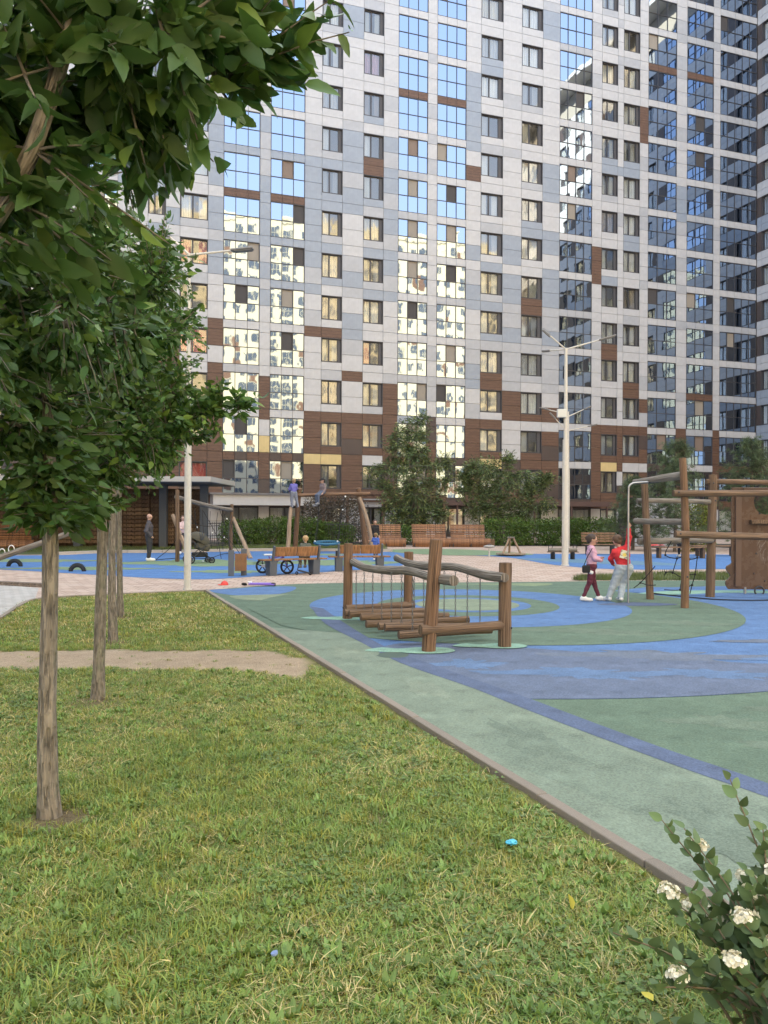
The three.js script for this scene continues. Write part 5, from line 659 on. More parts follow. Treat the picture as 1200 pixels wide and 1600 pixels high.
// wooden screen wall with grey columns and flat roof at the left
{
  const t = thing('wooden_pavilion', 'open pavilion of horizontal planks with slate columns and flat dark roof', 'pavilion', [-13.8, 0, -38]), R = rng(64), pm = [[0.20, 0.125, 0.068], [0.155, 0.092, 0.05], [0.25, 0.16, 0.09], [0.18, 0.11, 0.07]].map(plank);
  for (let i = 0; i < 13; i++) for (let k = 0; k < 4; k++) { const o = part('plank', rbox(2.44, 0.165, 0.04, 0.006), pm[(R() * 4) | 0], t); o.position.set(-3.75 + k * 2.5, 0.32 + i * 0.195, (R() - 0.5) * 0.03); }
  for (const x of [-5.05, -0.9, 3.2, 5.15]) part('column', rbox(0.36, 3.15, 0.3, 0.015, x, 1.55, 0.25), slate, t);
  part('back_wall', rect(-5.2, 5.2, 0, 2.9, -0.5, -0.42), pm[1], t);
  part('roof', rect(-5.6, 6.3, 3.05, 3.28, -1.4, 4.2), mat([0.13, 0.13, 0.14], 0.7), t); part('fascia', merge([rect(-5.62, 6.32, 3.08, 3.3, 4.2, 4.24), rect(6.3, 6.34, 3.08, 3.3, -1.4, 4.2)]), mat([0.42, 0.41, 0.38], 0.6), t);
}
// low block wall along the far edge, iron fences, plant-room wall
{ const t = thing('edging_kerb', 'low pale kerb along the far side of the blue play field', 'kerb'), m = mat([0.42, 0.38, 0.33], 0.9); const pts = [[-13.3, -31.9], [-11.76, -33.7], [-9.6, -34.1], [-5.8, -36], [-1, -36.1], [0.4, -35.9]]; for (let i = 0; i < pts.length - 1; i++) { const a = V(pts[i][0], 0, pts[i][1]), b = V(pts[i + 1][0], 0, pts[i + 1][1]), n = Math.ceil(a.distanceTo(b)); for (let k = 0; k < n; k++) { const o = part('kerb_stone', rbox(a.distanceTo(b) / n - 0.01, 0.14, 0.12, 0.01), m, t); o.position.lerpVectors(a, b, (k + 0.5) / n); o.position.y = 0.05; o.rotation.y = -Math.atan2(b.z - a.z, b.x - a.x); } } }
struct('lawn_strip', flat(curveXZ([[-20, -32.6], [-13.4, -32.2], [-11.8, -33.9], [-9.6, -34.3], [-5.8, -36.2], [-1, -36.4], [0.2, -38], [-1, -41], [-8, -41], [-20, -41]], 60, true), 0.01), mat([0.11, 0.14, 0.045], 0.95, { map: rep(T.grain, 1.2) }));
struct('lawn_strip', flat([[4.9, -20.62], [7.44, -22.6], [9.92, -22.74], [24, -22.9], [24, -21.4], [10.3, -21.1], [6.8, -20.93]], 0.012), mat([0.12, 0.14, 0.05], 0.95, { map: rep(T.grain, 1.2) }));
struct('planting_bed', flat([[-12, -47], [-12, -42], [1, -42.9], [17.5, -42.6], [21, -36], [24, -36], [24, -47]], 0.02), mat([0.10, 0.085, 0.06], 0.95, { map: rep(T.grain, 1.2) }));
{ // sparse grass on the strips
  const R = rng(777), list = [], gm = new THREE.MeshPhysicalMaterial({ color: lin(1, 1, 1), roughness: 0.7, transmission: 0.2, thickness: 0, side: THREE.DoubleSide }), l = []; for (let i = 0; i < 14; i++) { const g = new THREE.ConeGeometry(0.012, 0.1 + 0.1 * R(), 3); g.translate((R() - 0.5) * 0.3, 0.07, (R() - 0.5) * 0.3); g.rotateX((R() - 0.5) * 0.5); l.push(g); } const tg = merge(l);
  const put2 = (x, z) => { const v = 0.7 + 0.6 * R(); list.push({ m: new THREE.Matrix4().compose(V(x, 0.0, z), new THREE.Quaternion().setFromAxisAngle(UPV, R() * 6), V(1, 0.6 + 0.7 * R(), 1)), c: lin(0.13 * v, 0.175 * v, 0.04 * v) }); };
  for (let i = 0; i < 2600; i++) { const x = lerp(-20, 0, R()), zf = x > -5.8 ? -36.4 : x > -11.8 ? lerp(-34.1, -36.2, (x + 11.8) / 6) : -33.6; put2(x, zf - R() * 4.5); } for (let i = 0; i < 900; i++) { const x = lerp(5.2, 14, R()), z0 = lerp(-20.75, -21.2, clamp((x - 5) / 6, 0, 1)), z1 = lerp(-20.8, -22.7, clamp((x - 4.9) / 2.5, 0, 1)); put2(x, lerp(z0, z1, R())); }
  const g = new THREE.Group(); g.name = 'verge_grass'; g.userData = { label: 'rough grass on the narrow verges around the play fields', category: 'grass', kind: 'stuff' }; scene.add(g); instances('grass', tg, gm, list, g, 'stuff');
}
function makeFence(x0, x1, z, label) { const t = thing('iron_fence', label, 'fence', [0, 0, z], 0, 'black iron fences before the ground floor'); for (const y of [0.18, 1.15]) part('rail', rbox(x1 - x0, 0.04, 0.03, 0.004, (x0 + x1) / 2, y, 0), M.iron, t); const n = Math.round((x1 - x0) / 0.125), g = box(0.022, 1.2, 0.022); for (let i = 0; i <= n; i++) part('bar', g, M.iron, t).position.set(lerp(x0, x1, i / n), 0.62, 0); }
makeFence(-9.9, -7.4, -43.6, 'black iron fence right of the pavilion behind the net frame'); makeFence(-3.1, -1.0, -42.0, 'black iron fence behind the round net swing');
{ const t = thing('utility_block', 'pale panelled plant room behind the right climbing frame', 'kiosk', [15.4, 0, -43]), m = PM.W; part('core', rect(-1.75, 1.75, 0, 2.55, -1.5, -0.04), ROOM, t); for (let i = 0; i < 3; i++) for (let k = 0; k < 4; k++) { const o = part('wall_panel', panelGeo(1.16, 0.64), m, t); o.position.set(-1.75 + i * 1.165, k * 0.64, 0); } part('roof', rect(-1.85, 1.85, 2.56, 2.68, -1.6, 0.1), FR, t); part('louvre_door', merge([rect(-2.5, -1.78, 0, 2.4, -0.2, -0.02), ...Array.from({ length: 14 }, (_, i) => rect(-2.45, -1.83, 0.12 + i * 0.16, 0.2 + i * 0.16, -0.02, 0.01))]), FR, t); }

// flowering bush in the lower right corner
{
  const t = thing('flowering_bush', 'leafy bush with white flower clusters in the lower right corner', 'bush', [0.85, -0.05, -2.3]), R = rng(515), lv = [], fl = [], st = [], yel = [], pet = new THREE.CircleGeometry(0.0042, 6); pet.deleteAttribute('uv'); pet.translate(0, 0.0042, 0); pet.rotateX(-1.1);
  const flower = merge([0, 1, 2, 3, 4].map((i) => { const g = pet.clone(); g.rotateY(i * 1.2566); return g; })), lg = leafGeo(0.053, 0.031, 0.22, 0.2, 6);
  const tips = [[0.32, 0.91, -0.35], [0.11, 0.75, -0.40], [0.14, 0.77, -0.28], [0.20, 0.68, -0.3], [-0.16, 0.55, -0.05], [-0.10, 0.48, 0.1], [0.06, 0.58, -0.2], [0.36, 0.80, -0.2], [0.42, 0.76, -0.3], [0.28, 0.62, -0.1], [-0.14, 0.40, 0.14], [0.1, 0.64, -0.12], [0.34, 0.70, 0.02], [0.4, 0.66, 0.1], [0.26, 0.56, 0.06], [0.02, 0.36, 0.22], [0.22, 0.46, 0.2]];
  for (let i = 0; i < 95; i++) { const a = R() * 6.28, k = 0.2 + 0.8 * Math.sqrt(R()); tips.push([0.46 + Math.cos(a) * 0.5 * k, 0.25 + 0.52 * Math.sqrt(1 - k * k * 0.8) * (0.6 + 0.4 * R()), Math.sin(a) * 0.42 * k - 0.02]); }
  tips.forEach((tp, ti) => {
    const e = V(...tp), b = V(0.42 + (R() - 0.5) * 0.25, 0, (R() - 0.5) * 0.25), m = b.clone().lerp(e, 0.55); m.y += 0.14; const l = path([b, m, e], 12); st.push(tube(l, l.map((_, k) => lerp(0.006, 0.0018, k / 12)), 5, { caps: false }));
    const d = e.clone().sub(m).normalize(), n = 15; for (let q = 0; q < n; q++) { const k = lerp(0.34, 1, q / (n - 1)), f = Math.min(11, Math.floor(k * 12)), p = l[f].clone().lerp(l[f + 1], k * 12 - f), a = q * 2.4 + ti, o = V(Math.cos(a), 0.25, Math.sin(a)).addScaledVector(d, 0.7).normalize(); const v = 0.65 + 0.6 * R() + (q > n - 4 ? 0.35 : 0); lv.push({ m: leafMatrix(p, o, (R() - 0.5) * 1.2, (q > n - 3 ? 0.6 : 0.8) + 0.4 * R()), c: lin(v, v, v * 0.95), p }); }
    if ((ti > 1 && ti < 17 && ti % 3 === 0 && ti !== 12) || (ti >= 17 && R() < 0.48)) { const c = e.clone().add(V(0, 0.015, 0)), nf = 48 + (R() * 30 | 0); for (let q = 0; q < nf; q++) { const o = rdir(R); o.y = Math.abs(o.y) * 0.8 + 0.1; o.normalize(); const rr = 0.3 + 0.9 * R(), p = c.clone().add(V(o.x * 0.031 * rr, o.y * 0.016 * rr + 0.012 * vnoise(o.x * 2 + ti, o.z * 2), o.z * 0.031 * rr)); const open = R() < 0.8; (open ? fl : yel).push({ m: leafMatrix(p, o, R() * 6, open ? 0.9 + 0.5 * R() : 0.7), c: open ? lin(0.80, 0.75, 0.58) : lin(0.5, 0.52, 0.25) }); } }
  });
  const bl = leafM([0.115, 0.175, 0.07], 0.35, 0.55), eye = camera.position.clone().sub(t.position); part('stems', merge(st), mat([0.16, 0.12, 0.07], 0.9), t);
  lv.sort((a, b) => a.p.distanceToSquared(eye) - b.p.distanceToSquared(eye)); const sh = [0.75, 1, 1.3, 1.7].map((k) => { const m = bl.clone(); m.color.multiplyScalar(k); return m; });
  lv.splice(0, 300).forEach((e) => part('leaf', lg, sh[clamp(Math.round(e.c.g * 2.6 - 1.6), 0, 3)], t).applyMatrix4(e.m));
  instances('foliage', lg, bl, lv, t, 'stuff'); const fm = new THREE.MeshPhysicalMaterial({ color: lin(1, 1, 1), roughness: 0.8, transmission: 0.2, thickness: 0, side: THREE.DoubleSide }); instances('flowers', flower, fm, fl, t, 'stuff'); const bud = new THREE.SphereGeometry(0.003, 6, 4); instances('flower_buds', bud, fm, yel, t, 'stuff');
}
// ---------------------------------------------------------------- people
function surfaceNet(field, lo, hi, h) {           // meshes field = 0 on a grid (inside negative)
  const n = [0, 1, 2].map((i) => Math.ceil((hi[i] - lo[i]) / h) + 2), [nx, ny, nz] = n, F = new Float32Array(nx * ny * nz), id = new Int32Array(nx * ny * nz).fill(-1), pos = [], idx = [], at = (i, j, k) => (k * ny + j) * nx + i;
  for (let k = 0; k < nz; k++) for (let j = 0; j < ny; j++) for (let i = 0; i < nx; i++) F[at(i, j, k)] = field(lo[0] + (i - 0.5) * h, lo[1] + (j - 0.5) * h, lo[2] + (k - 0.5) * h);
  const E = [[0, 1], [2, 3], [4, 5], [6, 7], [0, 2], [1, 3], [4, 6], [5, 7], [0, 4], [1, 5], [2, 6], [3, 7]];
  for (let k = 0; k < nz - 1; k++) for (let j = 0; j < ny - 1; j++) for (let i = 0; i < nx - 1; i++) {
    const f = []; let neg = 0; for (let c = 0; c < 8; c++) { const v = F[at(i + (c & 1), j + ((c >> 1) & 1), k + (c >> 2))]; f.push(v); if (v < 0) neg++; } if (!neg || neg === 8) continue;
    let x = 0, y = 0, z = 0, m = 0; for (const [a, b] of E) if ((f[a] < 0) !== (f[b] < 0)) { const t = f[a] / (f[a] - f[b]); x += (a & 1) + t * ((b & 1) - (a & 1)); y += ((a >> 1) & 1) + t * (((b >> 1) & 1) - ((a >> 1) & 1)); z += (a >> 2) + t * ((b >> 2) - (a >> 2)); m++; }
    id[at(i, j, k)] = pos.length / 3; pos.push(lo[0] + (i - 0.5 + x / m) * h, lo[1] + (j - 0.5 + y / m) * h, lo[2] + (k - 0.5 + z / m) * h);
  }
  const quad = (a, b, c, d, flip) => { if (Math.min(a, b, c, d) < 0) return; flip ? idx.push(a, c, b, a, d, c) : idx.push(a, b, c, a, c, d); };
  for (let k = 1; k < nz - 1; k++) for (let j = 1; j < ny - 1; j++) for (let i = 1; i < nx - 1; i++) {
    const v = F[at(i, j, k)] < 0;
    if (v !== F[at(i + 1, j, k)] < 0) quad(id[at(i, j - 1, k - 1)], id[at(i, j, k - 1)], id[at(i, j, k)], id[at(i, j - 1, k)], !v);
    if (v !== F[at(i, j + 1, k)] < 0) quad(id[at(i - 1, j, k - 1)], id[at(i - 1, j, k)], id[at(i, j, k)], id[at(i, j, k - 1)], !v);
    if (v !== F[at(i, j, k + 1)] < 0) quad(id[at(i - 1, j - 1, k)], id[at(i, j - 1, k)], id[at(i, j, k)], id[at(i - 1, j, k)], !v);
  }
  const g = new THREE.BufferGeometry(); g.setAttribute('position', new THREE.Float32BufferAttribute(pos, 3)); g.setIndex(idx); g.computeVertexNormals(); return g;
}
function blob(bones, h, k = 0.03, clip, wrinkle = 0) {  // bones: [a, b, ra, rb, flattenZ?]
  const B = bones.map(([a, b, ra, rb]) => { const A = v3(a), D = v3(b).sub(A); return { ax: A.x, ay: A.y, az: A.z, dx: D.x, dy: D.y, dz: D.z, l: Math.max(1e-9, D.lengthSq()), ra, rb }; }), lo = [1e9, 1e9, 1e9], hi = [-1e9, -1e9, -1e9];
  for (const [a, b, ra, rb] of bones) { const r = Math.max(ra, rb) + 0.02, A = v3(a).toArray(), C = v3(b).toArray(); for (let i = 0; i < 3; i++) { lo[i] = Math.min(lo[i], A[i] - r, C[i] - r); hi[i] = Math.max(hi[i], A[i] + r, C[i] + r); } }
  const f = (x, y, z) => {
    let d = 1e9; for (const b of B) { const px = x - b.ax, py = y - b.ay, pz = z - b.az, t = clamp((px * b.dx + py * b.dy + pz * b.dz) / b.l, 0, 1), qx = px - t * b.dx, qy = py - t * b.dy, qz = pz - t * b.dz, e = Math.sqrt(qx * qx + qy * qy + qz * qz) - (b.ra + (b.rb - b.ra) * t); const m = Math.max(k - Math.abs(d - e), 0); d = Math.min(d, e) - m * m / (4 * k); }
    if (wrinkle) d += wrinkle * (vnoise(x * 14 + y * 12 + 5, y * 30 - x * 10 + z * 18) + 0.6 * vnoise(x * 40 + z * 30, y * 18 + z * 22) - 0.8); if (clip) d = Math.max(d, clip(x, y, z)); return d;
  };
  return surfaceNet(f, lo, hi, h);
}
const skinM = [[0.52, 0.31, 0.22], [0.46, 0.27, 0.19], [0.56, 0.36, 0.27]].map((c) => mat(c, 0.6)), cloth = (c, r = 0.9) => mat(c, r, { side: THREE.DoubleSide });
function makePerson(o) {
  const H = o.h, ch = o.child ? 1 : 0, J = { pelvis: [0, 0.525, 0], waist: [0, 0.60, 0], chest: [0, 0.72, 0.0], neck: [0, ch ? 0.815 : 0.84, -0.005], head: [0, ch ? 0.91 : 0.925, 0.01], hipL: [0.052, 0.51, 0], hipR: [-0.052, 0.51, 0], kneeL: [0.055, 0.285, 0.01], kneeR: [-0.055, 0.285, 0.01], ankL: [0.058, 0.05, -0.01], ankR: [-0.058, 0.05, -0.01], toeL: [0.068, 0.022, 0.10], toeR: [-0.068, 0.022, 0.10], shL: [0.10, 0.785, -0.005], shR: [-0.10, 0.785, -0.005], elL: [0.13, 0.62, -0.02], elR: [-0.13, 0.62, -0.02], wrL: [0.135, 0.47, 0.02], wrR: [-0.135, 0.47, 0.02] };
  Object.assign(J, o.pose || {}); const P = {}; for (const k in J) P[k] = V(J[k][0] * H, J[k][1] * H, J[k][2] * H); const s = H * (o.bulk || 1);
  const t = thing('person', o.label, 'person', [o.x, o.y || 0.02, o.z], o.turn || 0); if (o.tilt) t.rotation.z = o.tilt;
  const hr = H * (ch ? 0.066 : 0.052), up = P.head.clone().sub(P.neck).normalize(), face = o.face ? V(...o.face).normalize() : V(0, 0, 1), sideV = V(0, 0, 0).crossVectors(up, face).normalize(), fwd = V(0, 0, 0).crossVectors(sideV, up).normalize();
  const hd = (a, b, c) => P.head.clone().addScaledVector(sideV, a * hr).addScaledVector(up, b * hr).addScaledVector(fwd, c * hr);
  const hand = (w, e) => { const d = w.clone().sub(e).normalize(); return w.clone().addScaledVector(d, 0.045 * H); };
  const haL = o.handL ? V(...o.handL).multiplyScalar(H) : hand(P.wrL, P.elL), haR = o.handR ? V(...o.handR).multiplyScalar(H) : hand(P.wrR, P.elR);
  const leg = (q, k, w) => [[P['hip' + q], P['knee' + q], 0.052 * s * w, 0.036 * s * w], [P['knee' + q], P['ank' + q], 0.036 * s * w, 0.021 * s * (1 + (w - 1) * 1.6)]], arm = (q, w) => [[P['sh' + q], P['el' + q], 0.031 * s * w, 0.024 * s * w], [P['el' + q], P['wr' + q], 0.024 * s * w, 0.017 * s * (1 + (w - 1) * 1.4)]];
  const off = (p, x) => p.clone().add(V(x * s, 0, 0)), torso = (w) => [[off(P.pelvis, -0.035), off(P.waist, -0.028), 0.062 * s * w, 0.058 * s * w], [off(P.pelvis, 0.035), off(P.waist, 0.028), 0.062 * s * w, 0.058 * s * w], [off(P.waist, -0.028), off(P.chest, -0.05), 0.058 * s * w, 0.064 * s * w], [off(P.waist, 0.028), off(P.chest, 0.05), 0.058 * s * w, 0.064 * s * w], [P.shL, P.shR, 0.036 * s * w, 0.036 * s * w], [P.chest, P.neck, 0.06 * s * w, 0.03 * s * w]];
  // body: one continuous surface
  const body = [...torso(0.9), ...leg('L', 0, 0.9), ...leg('R', 0, 0.9), ...arm('L', 1), ...arm('R', 1), [P.ankL, P.toeL, 0.022 * s, 0.018 * s], [P.ankR, P.toeR, 0.022 * s, 0.018 * s], [P.neck, hd(0, -0.6, -0.15), 0.026 * H, 0.028 * H], [hd(0, 0.28, -0.22), hd(0, 0.24, 0.1), hr * 0.98, hr * 0.9], [hd(0, -0.35, 0.2), hd(0, -0.72, 0.5), hr * 0.72, hr * 0.42], [hd(0, 0.05, 0.95), hd(0, -0.2, 1.12), hr * 0.1, hr * 0.15], [hd(0.86, -0.05, -0.1), hd(0.95, 0.15, -0.15), hr * 0.14, hr * 0.16], [hd(-0.86, -0.05, -0.1), hd(-0.95, 0.15, -0.15), hr * 0.14, hr * 0.16], [P.wrL, haL, 0.019 * s, 0.022 * s], [P.wrR, haR, 0.019 * s, 0.022 * s]];
  const fing = []; for (const [w, h, q] of [[P.wrL, haL, 1], [P.wrR, haR, -1]]) { const d = h.clone().sub(w).normalize(), sd = V(0, 0, 0).crossVectors(d, Math.abs(d.y) > 0.7 ? fwd : UPV).normalize(), cu = V(0, 0, 0).crossVectors(sd, d).normalize().multiplyScalar(0.5); for (let i = 0; i < 4; i++) { const b = h.clone().addScaledVector(sd, (i - 1.5) * 0.011 * H), L = [0.035, 0.042, 0.039, 0.03][i] * H, m = b.clone().addScaledVector(d, L * 0.55), e = m.clone().addScaledVector(d, L * 0.4).addScaledVector(cu, L * 0.45); fing.push(tube([b, m, e], [0.0062 * H, 0.0056 * H, 0.0045 * H], 6)); } const b = w.clone().lerp(h, 0.5).addScaledVector(sd, -0.018 * H); fing.push(tube([b, b.clone().addScaledVector(sd, -0.016 * H).addScaledVector(d, 0.018 * H), b.clone().addScaledVector(sd, -0.012 * H).addScaledVector(d, 0.036 * H)], [0.007 * H, 0.0065 * H, 0.005 * H], 6)); }
  const bg = blob(body, o.cell || 0.016, 0.022), fg = merge(fing); fg.deleteAttribute('uv'); part('body', mergeGeometries([bg, fg]), skinM[o.skin || 0], t);
  // clothes
  const sl = o.sleeve ?? 1, cut = (a, b, k) => a.clone().lerp(b, k), sh = torso(1.14); for (const q of ['L', 'R']) { sh.push([P['sh' + q], P['el' + q], 0.041 * s, 0.036 * s]); if (sl > 0) sh.push([P['el' + q], cut(P['el' + q], P['wr' + q], 0.9 * sl), 0.036 * s, 0.029 * s]); }
  const hem = P.pelvis.y - (o.hem ?? 0.03) * H; part(o.topName || 'jacket', blob(sh, o.cell || 0.016, 0.03, o.noclip ? null : (x, y, z) => hem - y, 0.016), cloth(o.top), t);
  const wd = o.legW || 1.22, pt = [...leg('L', 0, wd), ...leg('R', 0, wd), [off(P.pelvis, -0.035), off(P.pelvis, 0.035), 0.074 * s, 0.074 * s]]; part('trousers', blob(pt, o.cell || 0.016, 0.025, null, 0.014), cloth(o.legs), t);
  for (const q of ['L', 'R']) { const a = P['ank' + q], e = P['toe' + q], d = e.clone().sub(a), heel = a.clone().addScaledVector(d, -0.18); heel.y = Math.min(a.y, e.y + 0.012 * H) ; const up2 = a.clone().lerp(e, 0.25); part('shoe', blob([[heel.clone().setY(lerp(e.y, a.y, 0.35)), e, 0.031 * s, 0.027 * s], [a, up2, 0.032 * s, 0.03 * s]], 0.009, 0.02), mat(o.shoes || [0.7, 0.7, 0.68], 0.7), t); }
  // face and hair
  for (const q of [-1, 1]) { const g = new THREE.SphereGeometry(hr * 0.13, 8, 6), p = hd(q * 0.36, 0.08, 0.86); g.translate(p.x, p.y, p.z); part('eye', g, M.dark, t); } { const g = tube([hd(-0.26, -0.55, 0.93), hd(0, -0.58, 1.0), hd(0.26, -0.55, 0.93)], hr * 0.06, 5); part('mouth', g, mat([0.42, 0.16, 0.14], 0.6), t); }
  if (o.hair) { const hb = [[hd(0, 0.42, -0.28), hd(0, 0.40, 0.0), hr * 1.08, hr * 0.98], [hd(0, -0.1, -0.45), hd(0, 0.3, -0.35), hr * 0.82, hr * 1.02]]; if (o.tail) { hb.push([hd(0, 0.5, -1.15), hd(0, 0.35, -1.35), hr * 0.38, hr * 0.36]); if (o.tail > 1) hb.push([hd(0, 0.3, -1.35), hd(0, -1.6, -1.25), hr * 0.32, hr * 0.16]); } part('hair', blob(hb, 0.009, 0.02, (x, y, z) => { const px = x - P.head.x, py = y - P.head.y, pz = z - P.head.z, f = px * fwd.x + py * fwd.y + pz * fwd.z, u = px * up.x + py * up.y + pz * up.z; return Math.min(f - hr * 0.55 + Math.max(0, (0.55 * hr - u)) * 0.9, 1); }, 0.006), mat(o.hair, 0.7), t); }
  if (o.cap) { const g = blob([[hd(0, 0.5, -0.15), hd(0, 0.48, 0.05), hr * 1.06, hr * 1.0]], 0.01, 0.02, (x, y, z) => { const u = (x - P.head.x) * up.x + (y - P.head.y) * up.y + (z - P.head.z) * up.z; return hr * 0.32 - u; }); const br = blob([[hd(-0.4, 0.45, 1.0), hd(0.4, 0.45, 1.0), hr * 0.16, hr * 0.16], [hd(-0.35, 0.42, 1.35), hd(0.35, 0.42, 1.35), hr * 0.1, hr * 0.1]], 0.008, 0.06); part('cap', mergeGeometries([g, br]), cloth(o.cap), t); }
  return t;
}
// girl in pink, walking to the right with folded arms
{
  const t = makePerson({ x: 4.16, z: -15.72, h: 1.33, child: true, cell: 0.013, turn: 1.45, label: 'girl in a pink jacket and burgundy leggings with a small black bag', skin: 0, top: [0.62, 0.36, 0.46], legs: [0.105, 0.022, 0.038], legW: 1.12, hair: [0.06, 0.04, 0.03], tail: 1, hem: 0.05, shoes: [0.74, 0.74, 0.72],
    pose: { kneeL: [0.05, 0.285, 0.035], ankL: [0.05, 0.05, 0.115], toeL: [0.05, 0.022, 0.235], kneeR: [-0.055, 0.285, -0.035], ankR: [-0.058, 0.05, -0.13], toeR: [-0.06, 0.022, -0.015], elL: [0.125, 0.64, 0.035], wrL: [0.02, 0.635, 0.135], elR: [-0.125, 0.64, 0.03], wrR: [-0.02, 0.60, 0.135] }, handL: [-0.02, 0.645, 0.15], handR: [0.02, 0.605, 0.15] });
}
{ const t = thing('shoulder_bag', 'small black bag with a white pompom at the girl in pink', 'bag', [4.02, 0.66, -15.60], 1.45); part('pouch', rbox(0.07, 0.15, 0.16, 0.03), M.rope, t); part('strap', tube(path([[0, 0.06, -0.05], [-0.05, 0.25, 0.02], [-0.12, 0.42, 0.10]], 10), 0.008, 5), M.rope, t); part('pompom', (() => { const g = new THREE.IcosahedronGeometry(0.05, 3), p = g.attributes.position; for (let i = 0; i < p.count; i++) { const k = 0.9 + 0.25 * vnoise(p.getX(i) * 90 + 9, p.getY(i) * 90 + p.getZ(i) * 60); p.setXYZ(i, p.getX(i) * k, p.getY(i) * k, p.getZ(i) * k); } g.computeVertexNormals(); g.translate(0.03, -0.06, 0.1); return g; })(), M.white, t); part('charm', rbox(0.01, 0.05, 0.06, 0.004, 0.04, -0.02, 0.0), mat([0.35, 0.36, 0.34], 0.6), t); }
// child in red, seen from behind, hanging on the pole by one arm
{
  const t = makePerson({ x: 4.765, z: -15.60, h: 1.38, child: true, cell: 0.013, turn: Math.PI, label: 'child in a red sweatshirt and pale jeans swinging on the pole', skin: 0, top: [0.60, 0.035, 0.04], topName: 'sweatshirt', legs: [0.36, 0.41, 0.44], legW: 1.6, hair: [0.10, 0.055, 0.03], tail: 1, hem: 0.0, noclip: true, face: [0.25, -0.1, 1],
    pose: { pelvis: [-0.005, 0.50, 0], waist: [0.01, 0.575, 0], chest: [0.035, 0.69, 0.0], neck: [0.06, 0.775, 0.01], head: [0.078, 0.86, 0.045], shL: [0.13, 0.71, 0], shR: [-0.05, 0.775, 0], elR: [-0.075, 0.92, 0.0], wrR: [-0.07, 1.05, 0.0], elL: [0.165, 0.61, 0.08], wrL: [0.11, 0.54, 0.15], hipL: [0.045, 0.475, 0], hipR: [-0.055, 0.475, 0], kneeL: [0.12, 0.265, 0.04], ankL: [0.205, 0.06, 0.03], toeL: [0.255, 0.03, 0.11], kneeR: [0.0, 0.25, 0.06], ankR: [0.055, 0.065, -0.05], toeR: [0.065, 0.035, 0.06] }, handR: [-0.072, 1.10, 0.0] });
  // square print on the back
  const P = new THREE.Group(), cv = tex(64, (u, v) => { const d = Math.hypot(u - 0.5, (v - 0.45) * 1.1), e = fbm(u * 5 + 3, v * 5, 3); return d < 0.24 ? [0.85, 0.55 + 0.25 * e, 0.16] : e > 0.60 ? [0.36, 0.30, 0.24] : [0.86, 0.80, 0.58]; });
  const g = new THREE.PlaneGeometry(0.165, 0.165, 6, 6), p = g.attributes.position; for (let i = 0; i < p.count; i++) p.setZ(i, -1.2 * p.getX(i) * p.getX(i)); g.computeVertexNormals(); const pr = part('back_print', g, mat([0.9, 0.9, 0.9], 0.8, { map: cv, side: THREE.DoubleSide }), t); pr.position.set(0.022, 0.94, -0.128); pr.rotation.set(0, Math.PI, 0.24); pr.rotation.order = 'ZYX';
}
makePerson({ x: -8.37, z: -28.0, h: 1.68, turn: 1.9, bulk: 1.12, label: 'bald man in a dark grey jacket standing with hands in his pockets', skin: 0, top: [0.075, 0.068, 0.075], legs: [0.04, 0.04, 0.045], legW: 1.3, hem: 0.03, shoes: [0.78, 0.78, 0.76], face: [0.15, -0.25, 1], pose: { elL: [0.155, 0.63, -0.06], wrL: [0.12, 0.52, 0.04], elR: [-0.155, 0.63, -0.06], wrR: [-0.12, 0.52, 0.04] }, handL: [0.10, 0.50, 0.06], handR: [-0.10, 0.50, 0.06] });
makePerson({ x: -8.35, z: -32.6, h: 1.60, turn: 0.25, label: 'woman in a pale pink top behind the leaning log strut', skin: 2, top: [0.62, 0.46, 0.44], legs: [0.05, 0.03, 0.035], hair: [0.10, 0.06, 0.04], tail: 1, hem: 0.06, pose: { elL: [0.15, 0.72, 0.09], wrL: [0.12, 0.83, 0.14], elR: [-0.12, 0.65, 0.06], wrR: [-0.02, 0.66, 0.16] }, handL: [0.10, 0.86, 0.13], handR: [0.02, 0.665, 0.17] });
makePerson({ x: -4.05, y: 1.98, z: -35.2, h: 1.30, child: true, turn: -2.6, label: 'boy in a violet hoodie standing high against the swing frame', skin: 0, top: [0.15, 0.14, 0.42], topName: 'hoodie', legs: [0.20, 0.21, 0.25], legW: 1.5, hair: [0.30, 0.2, 0.11], shoes: [0.25, 0.25, 0.27], pose: { kneeL: [0.06, 0.285, 0.03], kneeR: [-0.10, 0.29, 0.0], ankR: [-0.14, 0.07, -0.05], toeR: [-0.15, 0.03, 0.05], elL: [0.13, 0.64, 0.07], wrL: [0.08, 0.56, 0.16], elR: [-0.14, 0.65, 0.05], wrR: [-0.09, 0.57, 0.16] } });
makePerson({ x: -2.78, y: 1.96, z: -35.45, h: 1.36, child: true, turn: -0.9, label: 'child in a black cap and checked shirt sitting on the swing beam', skin: 0, top: [0.22, 0.17, 0.17], topName: 'shirt', legs: [0.10, 0.12, 0.17], legW: 1.4, hair: [0.02, 0.017, 0.016], tail: 2, cap: [0.02, 0.02, 0.022], shoes: [0.2, 0.2, 0.21], noclip: true, pose: { pelvis: [0, 0.56, -0.01], waist: [0, 0.625, -0.02], hipL: [0.052, 0.54, 0], hipR: [-0.052, 0.54, 0], kneeL: [0.06, 0.43, 0.21], kneeR: [-0.06, 0.43, 0.20], ankL: [0.06, 0.18, 0.20], ankR: [-0.06, 0.12, 0.20], toeL: [0.065, 0.14, 0.31], toeR: [-0.065, 0.08, 0.31], wrL: [0.13, 0.50, 0.08], wrR: [-0.13, 0.50, 0.08] } });
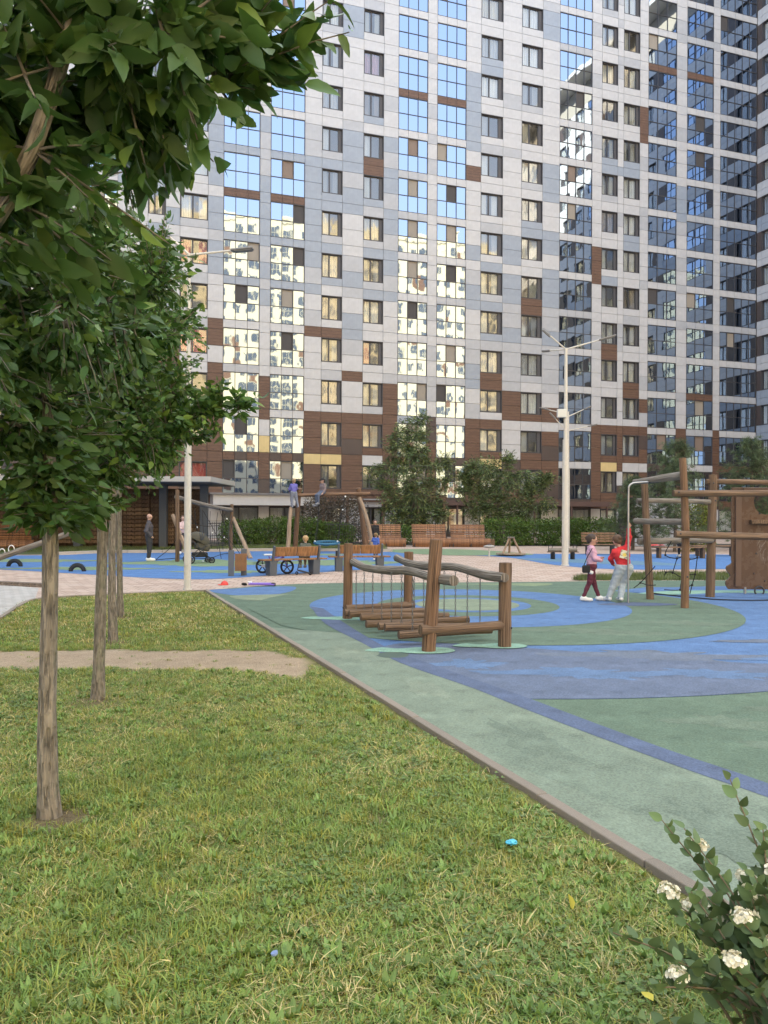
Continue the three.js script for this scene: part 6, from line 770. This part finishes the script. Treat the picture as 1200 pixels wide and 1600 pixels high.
const SIT = { pelvis: [0, 0.39, -0.02], waist: [0, 0.47, -0.02], chest: [0, 0.59, 0], neck: [0, 0.69, 0.0], head: [0, 0.785, 0.02], hipL: [0.055, 0.375, 0], hipR: [-0.055, 0.375, 0], kneeL: [0.06, 0.38, 0.22], kneeR: [-0.06, 0.38, 0.22], ankL: [0.06, 0.14, 0.21], ankR: [-0.06, 0.14, 0.21], toeL: [0.065, 0.10, 0.31], toeR: [-0.065, 0.10, 0.31], shL: [0.10, 0.65, 0], shR: [-0.10, 0.65, 0], elL: [0.135, 0.50, 0.02], elR: [-0.135, 0.50, 0.02], wrL: [0.10, 0.42, 0.14], wrR: [-0.10, 0.42, 0.14] };
makePerson({ x: -2.25, y: 0.06, z: -22.55, h: 1.18, child: true, turn: -2.75, label: 'blond child in a grey green jacket seated on the bench', skin: 2, top: [0.10, 0.11, 0.09], legs: [0.25, 0.19, 0.13], hair: [0.42, 0.28, 0.14], noclip: true, pose: SIT, shoes: [0.3, 0.3, 0.3] });
makePerson({ x: -0.42, z: -36.6, h: 1.42, child: true, turn: 0.3, label: 'dark haired child in black standing before the leftmost lounger', skin: 0, top: [0.02, 0.018, 0.02], legs: [0.03, 0.03, 0.035], hair: [0.06, 0.03, 0.025], tail: 1 });
makePerson({ x: -0.30, z: -29.0, h: 1.0, child: true, turn: 2.7, label: 'small child in a blue shirt and lime cap behind the bench', skin: 0, top: [0.07, 0.13, 0.45], topName: 'shirt', sleeve: 0, legs: [0.1, 0.1, 0.13], cap: [0.32, 0.5, 0.12], hair: [0.2, 0.12, 0.06], pose: { elL: [0.16, 0.70, 0.03], wrL: [0.27, 0.70, 0.08] } });
makePerson({ x: 12.1, y: 0.03, z: -31.6, h: 1.62, turn: Math.PI, label: 'person in a white shirt seated on the far bench behind the net', skin: 0, top: [0.68, 0.67, 0.66], topName: 'shirt', legs: [0.03, 0.03, 0.035], hair: [0.02, 0.016, 0.015], noclip: true, pose: { ...SIT, pelvis: [0, 0.31, -0.02], waist: [0, 0.39, -0.02], chest: [0, 0.51, 0], neck: [0, 0.62, 0], head: [0, 0.70, 0.02], hipL: [0.055, 0.30, 0], hipR: [-0.055, 0.30, 0], kneeL: [0.06, 0.31, 0.22], kneeR: [-0.06, 0.31, 0.22], ankL: [0.06, 0.05, 0.2], ankR: [-0.06, 0.05, 0.2], toeL: [0.065, 0.02, 0.3], toeR: [-0.065, 0.02, 0.3], shL: [0.10, 0.57, 0], shR: [-0.10, 0.57, 0], elL: [0.13, 0.43, 0.02], elR: [-0.13, 0.43, 0.02], wrL: [0.09, 0.36, 0.14], wrR: [-0.09, 0.36, 0.14] } });
renderer.render(scene, camera);
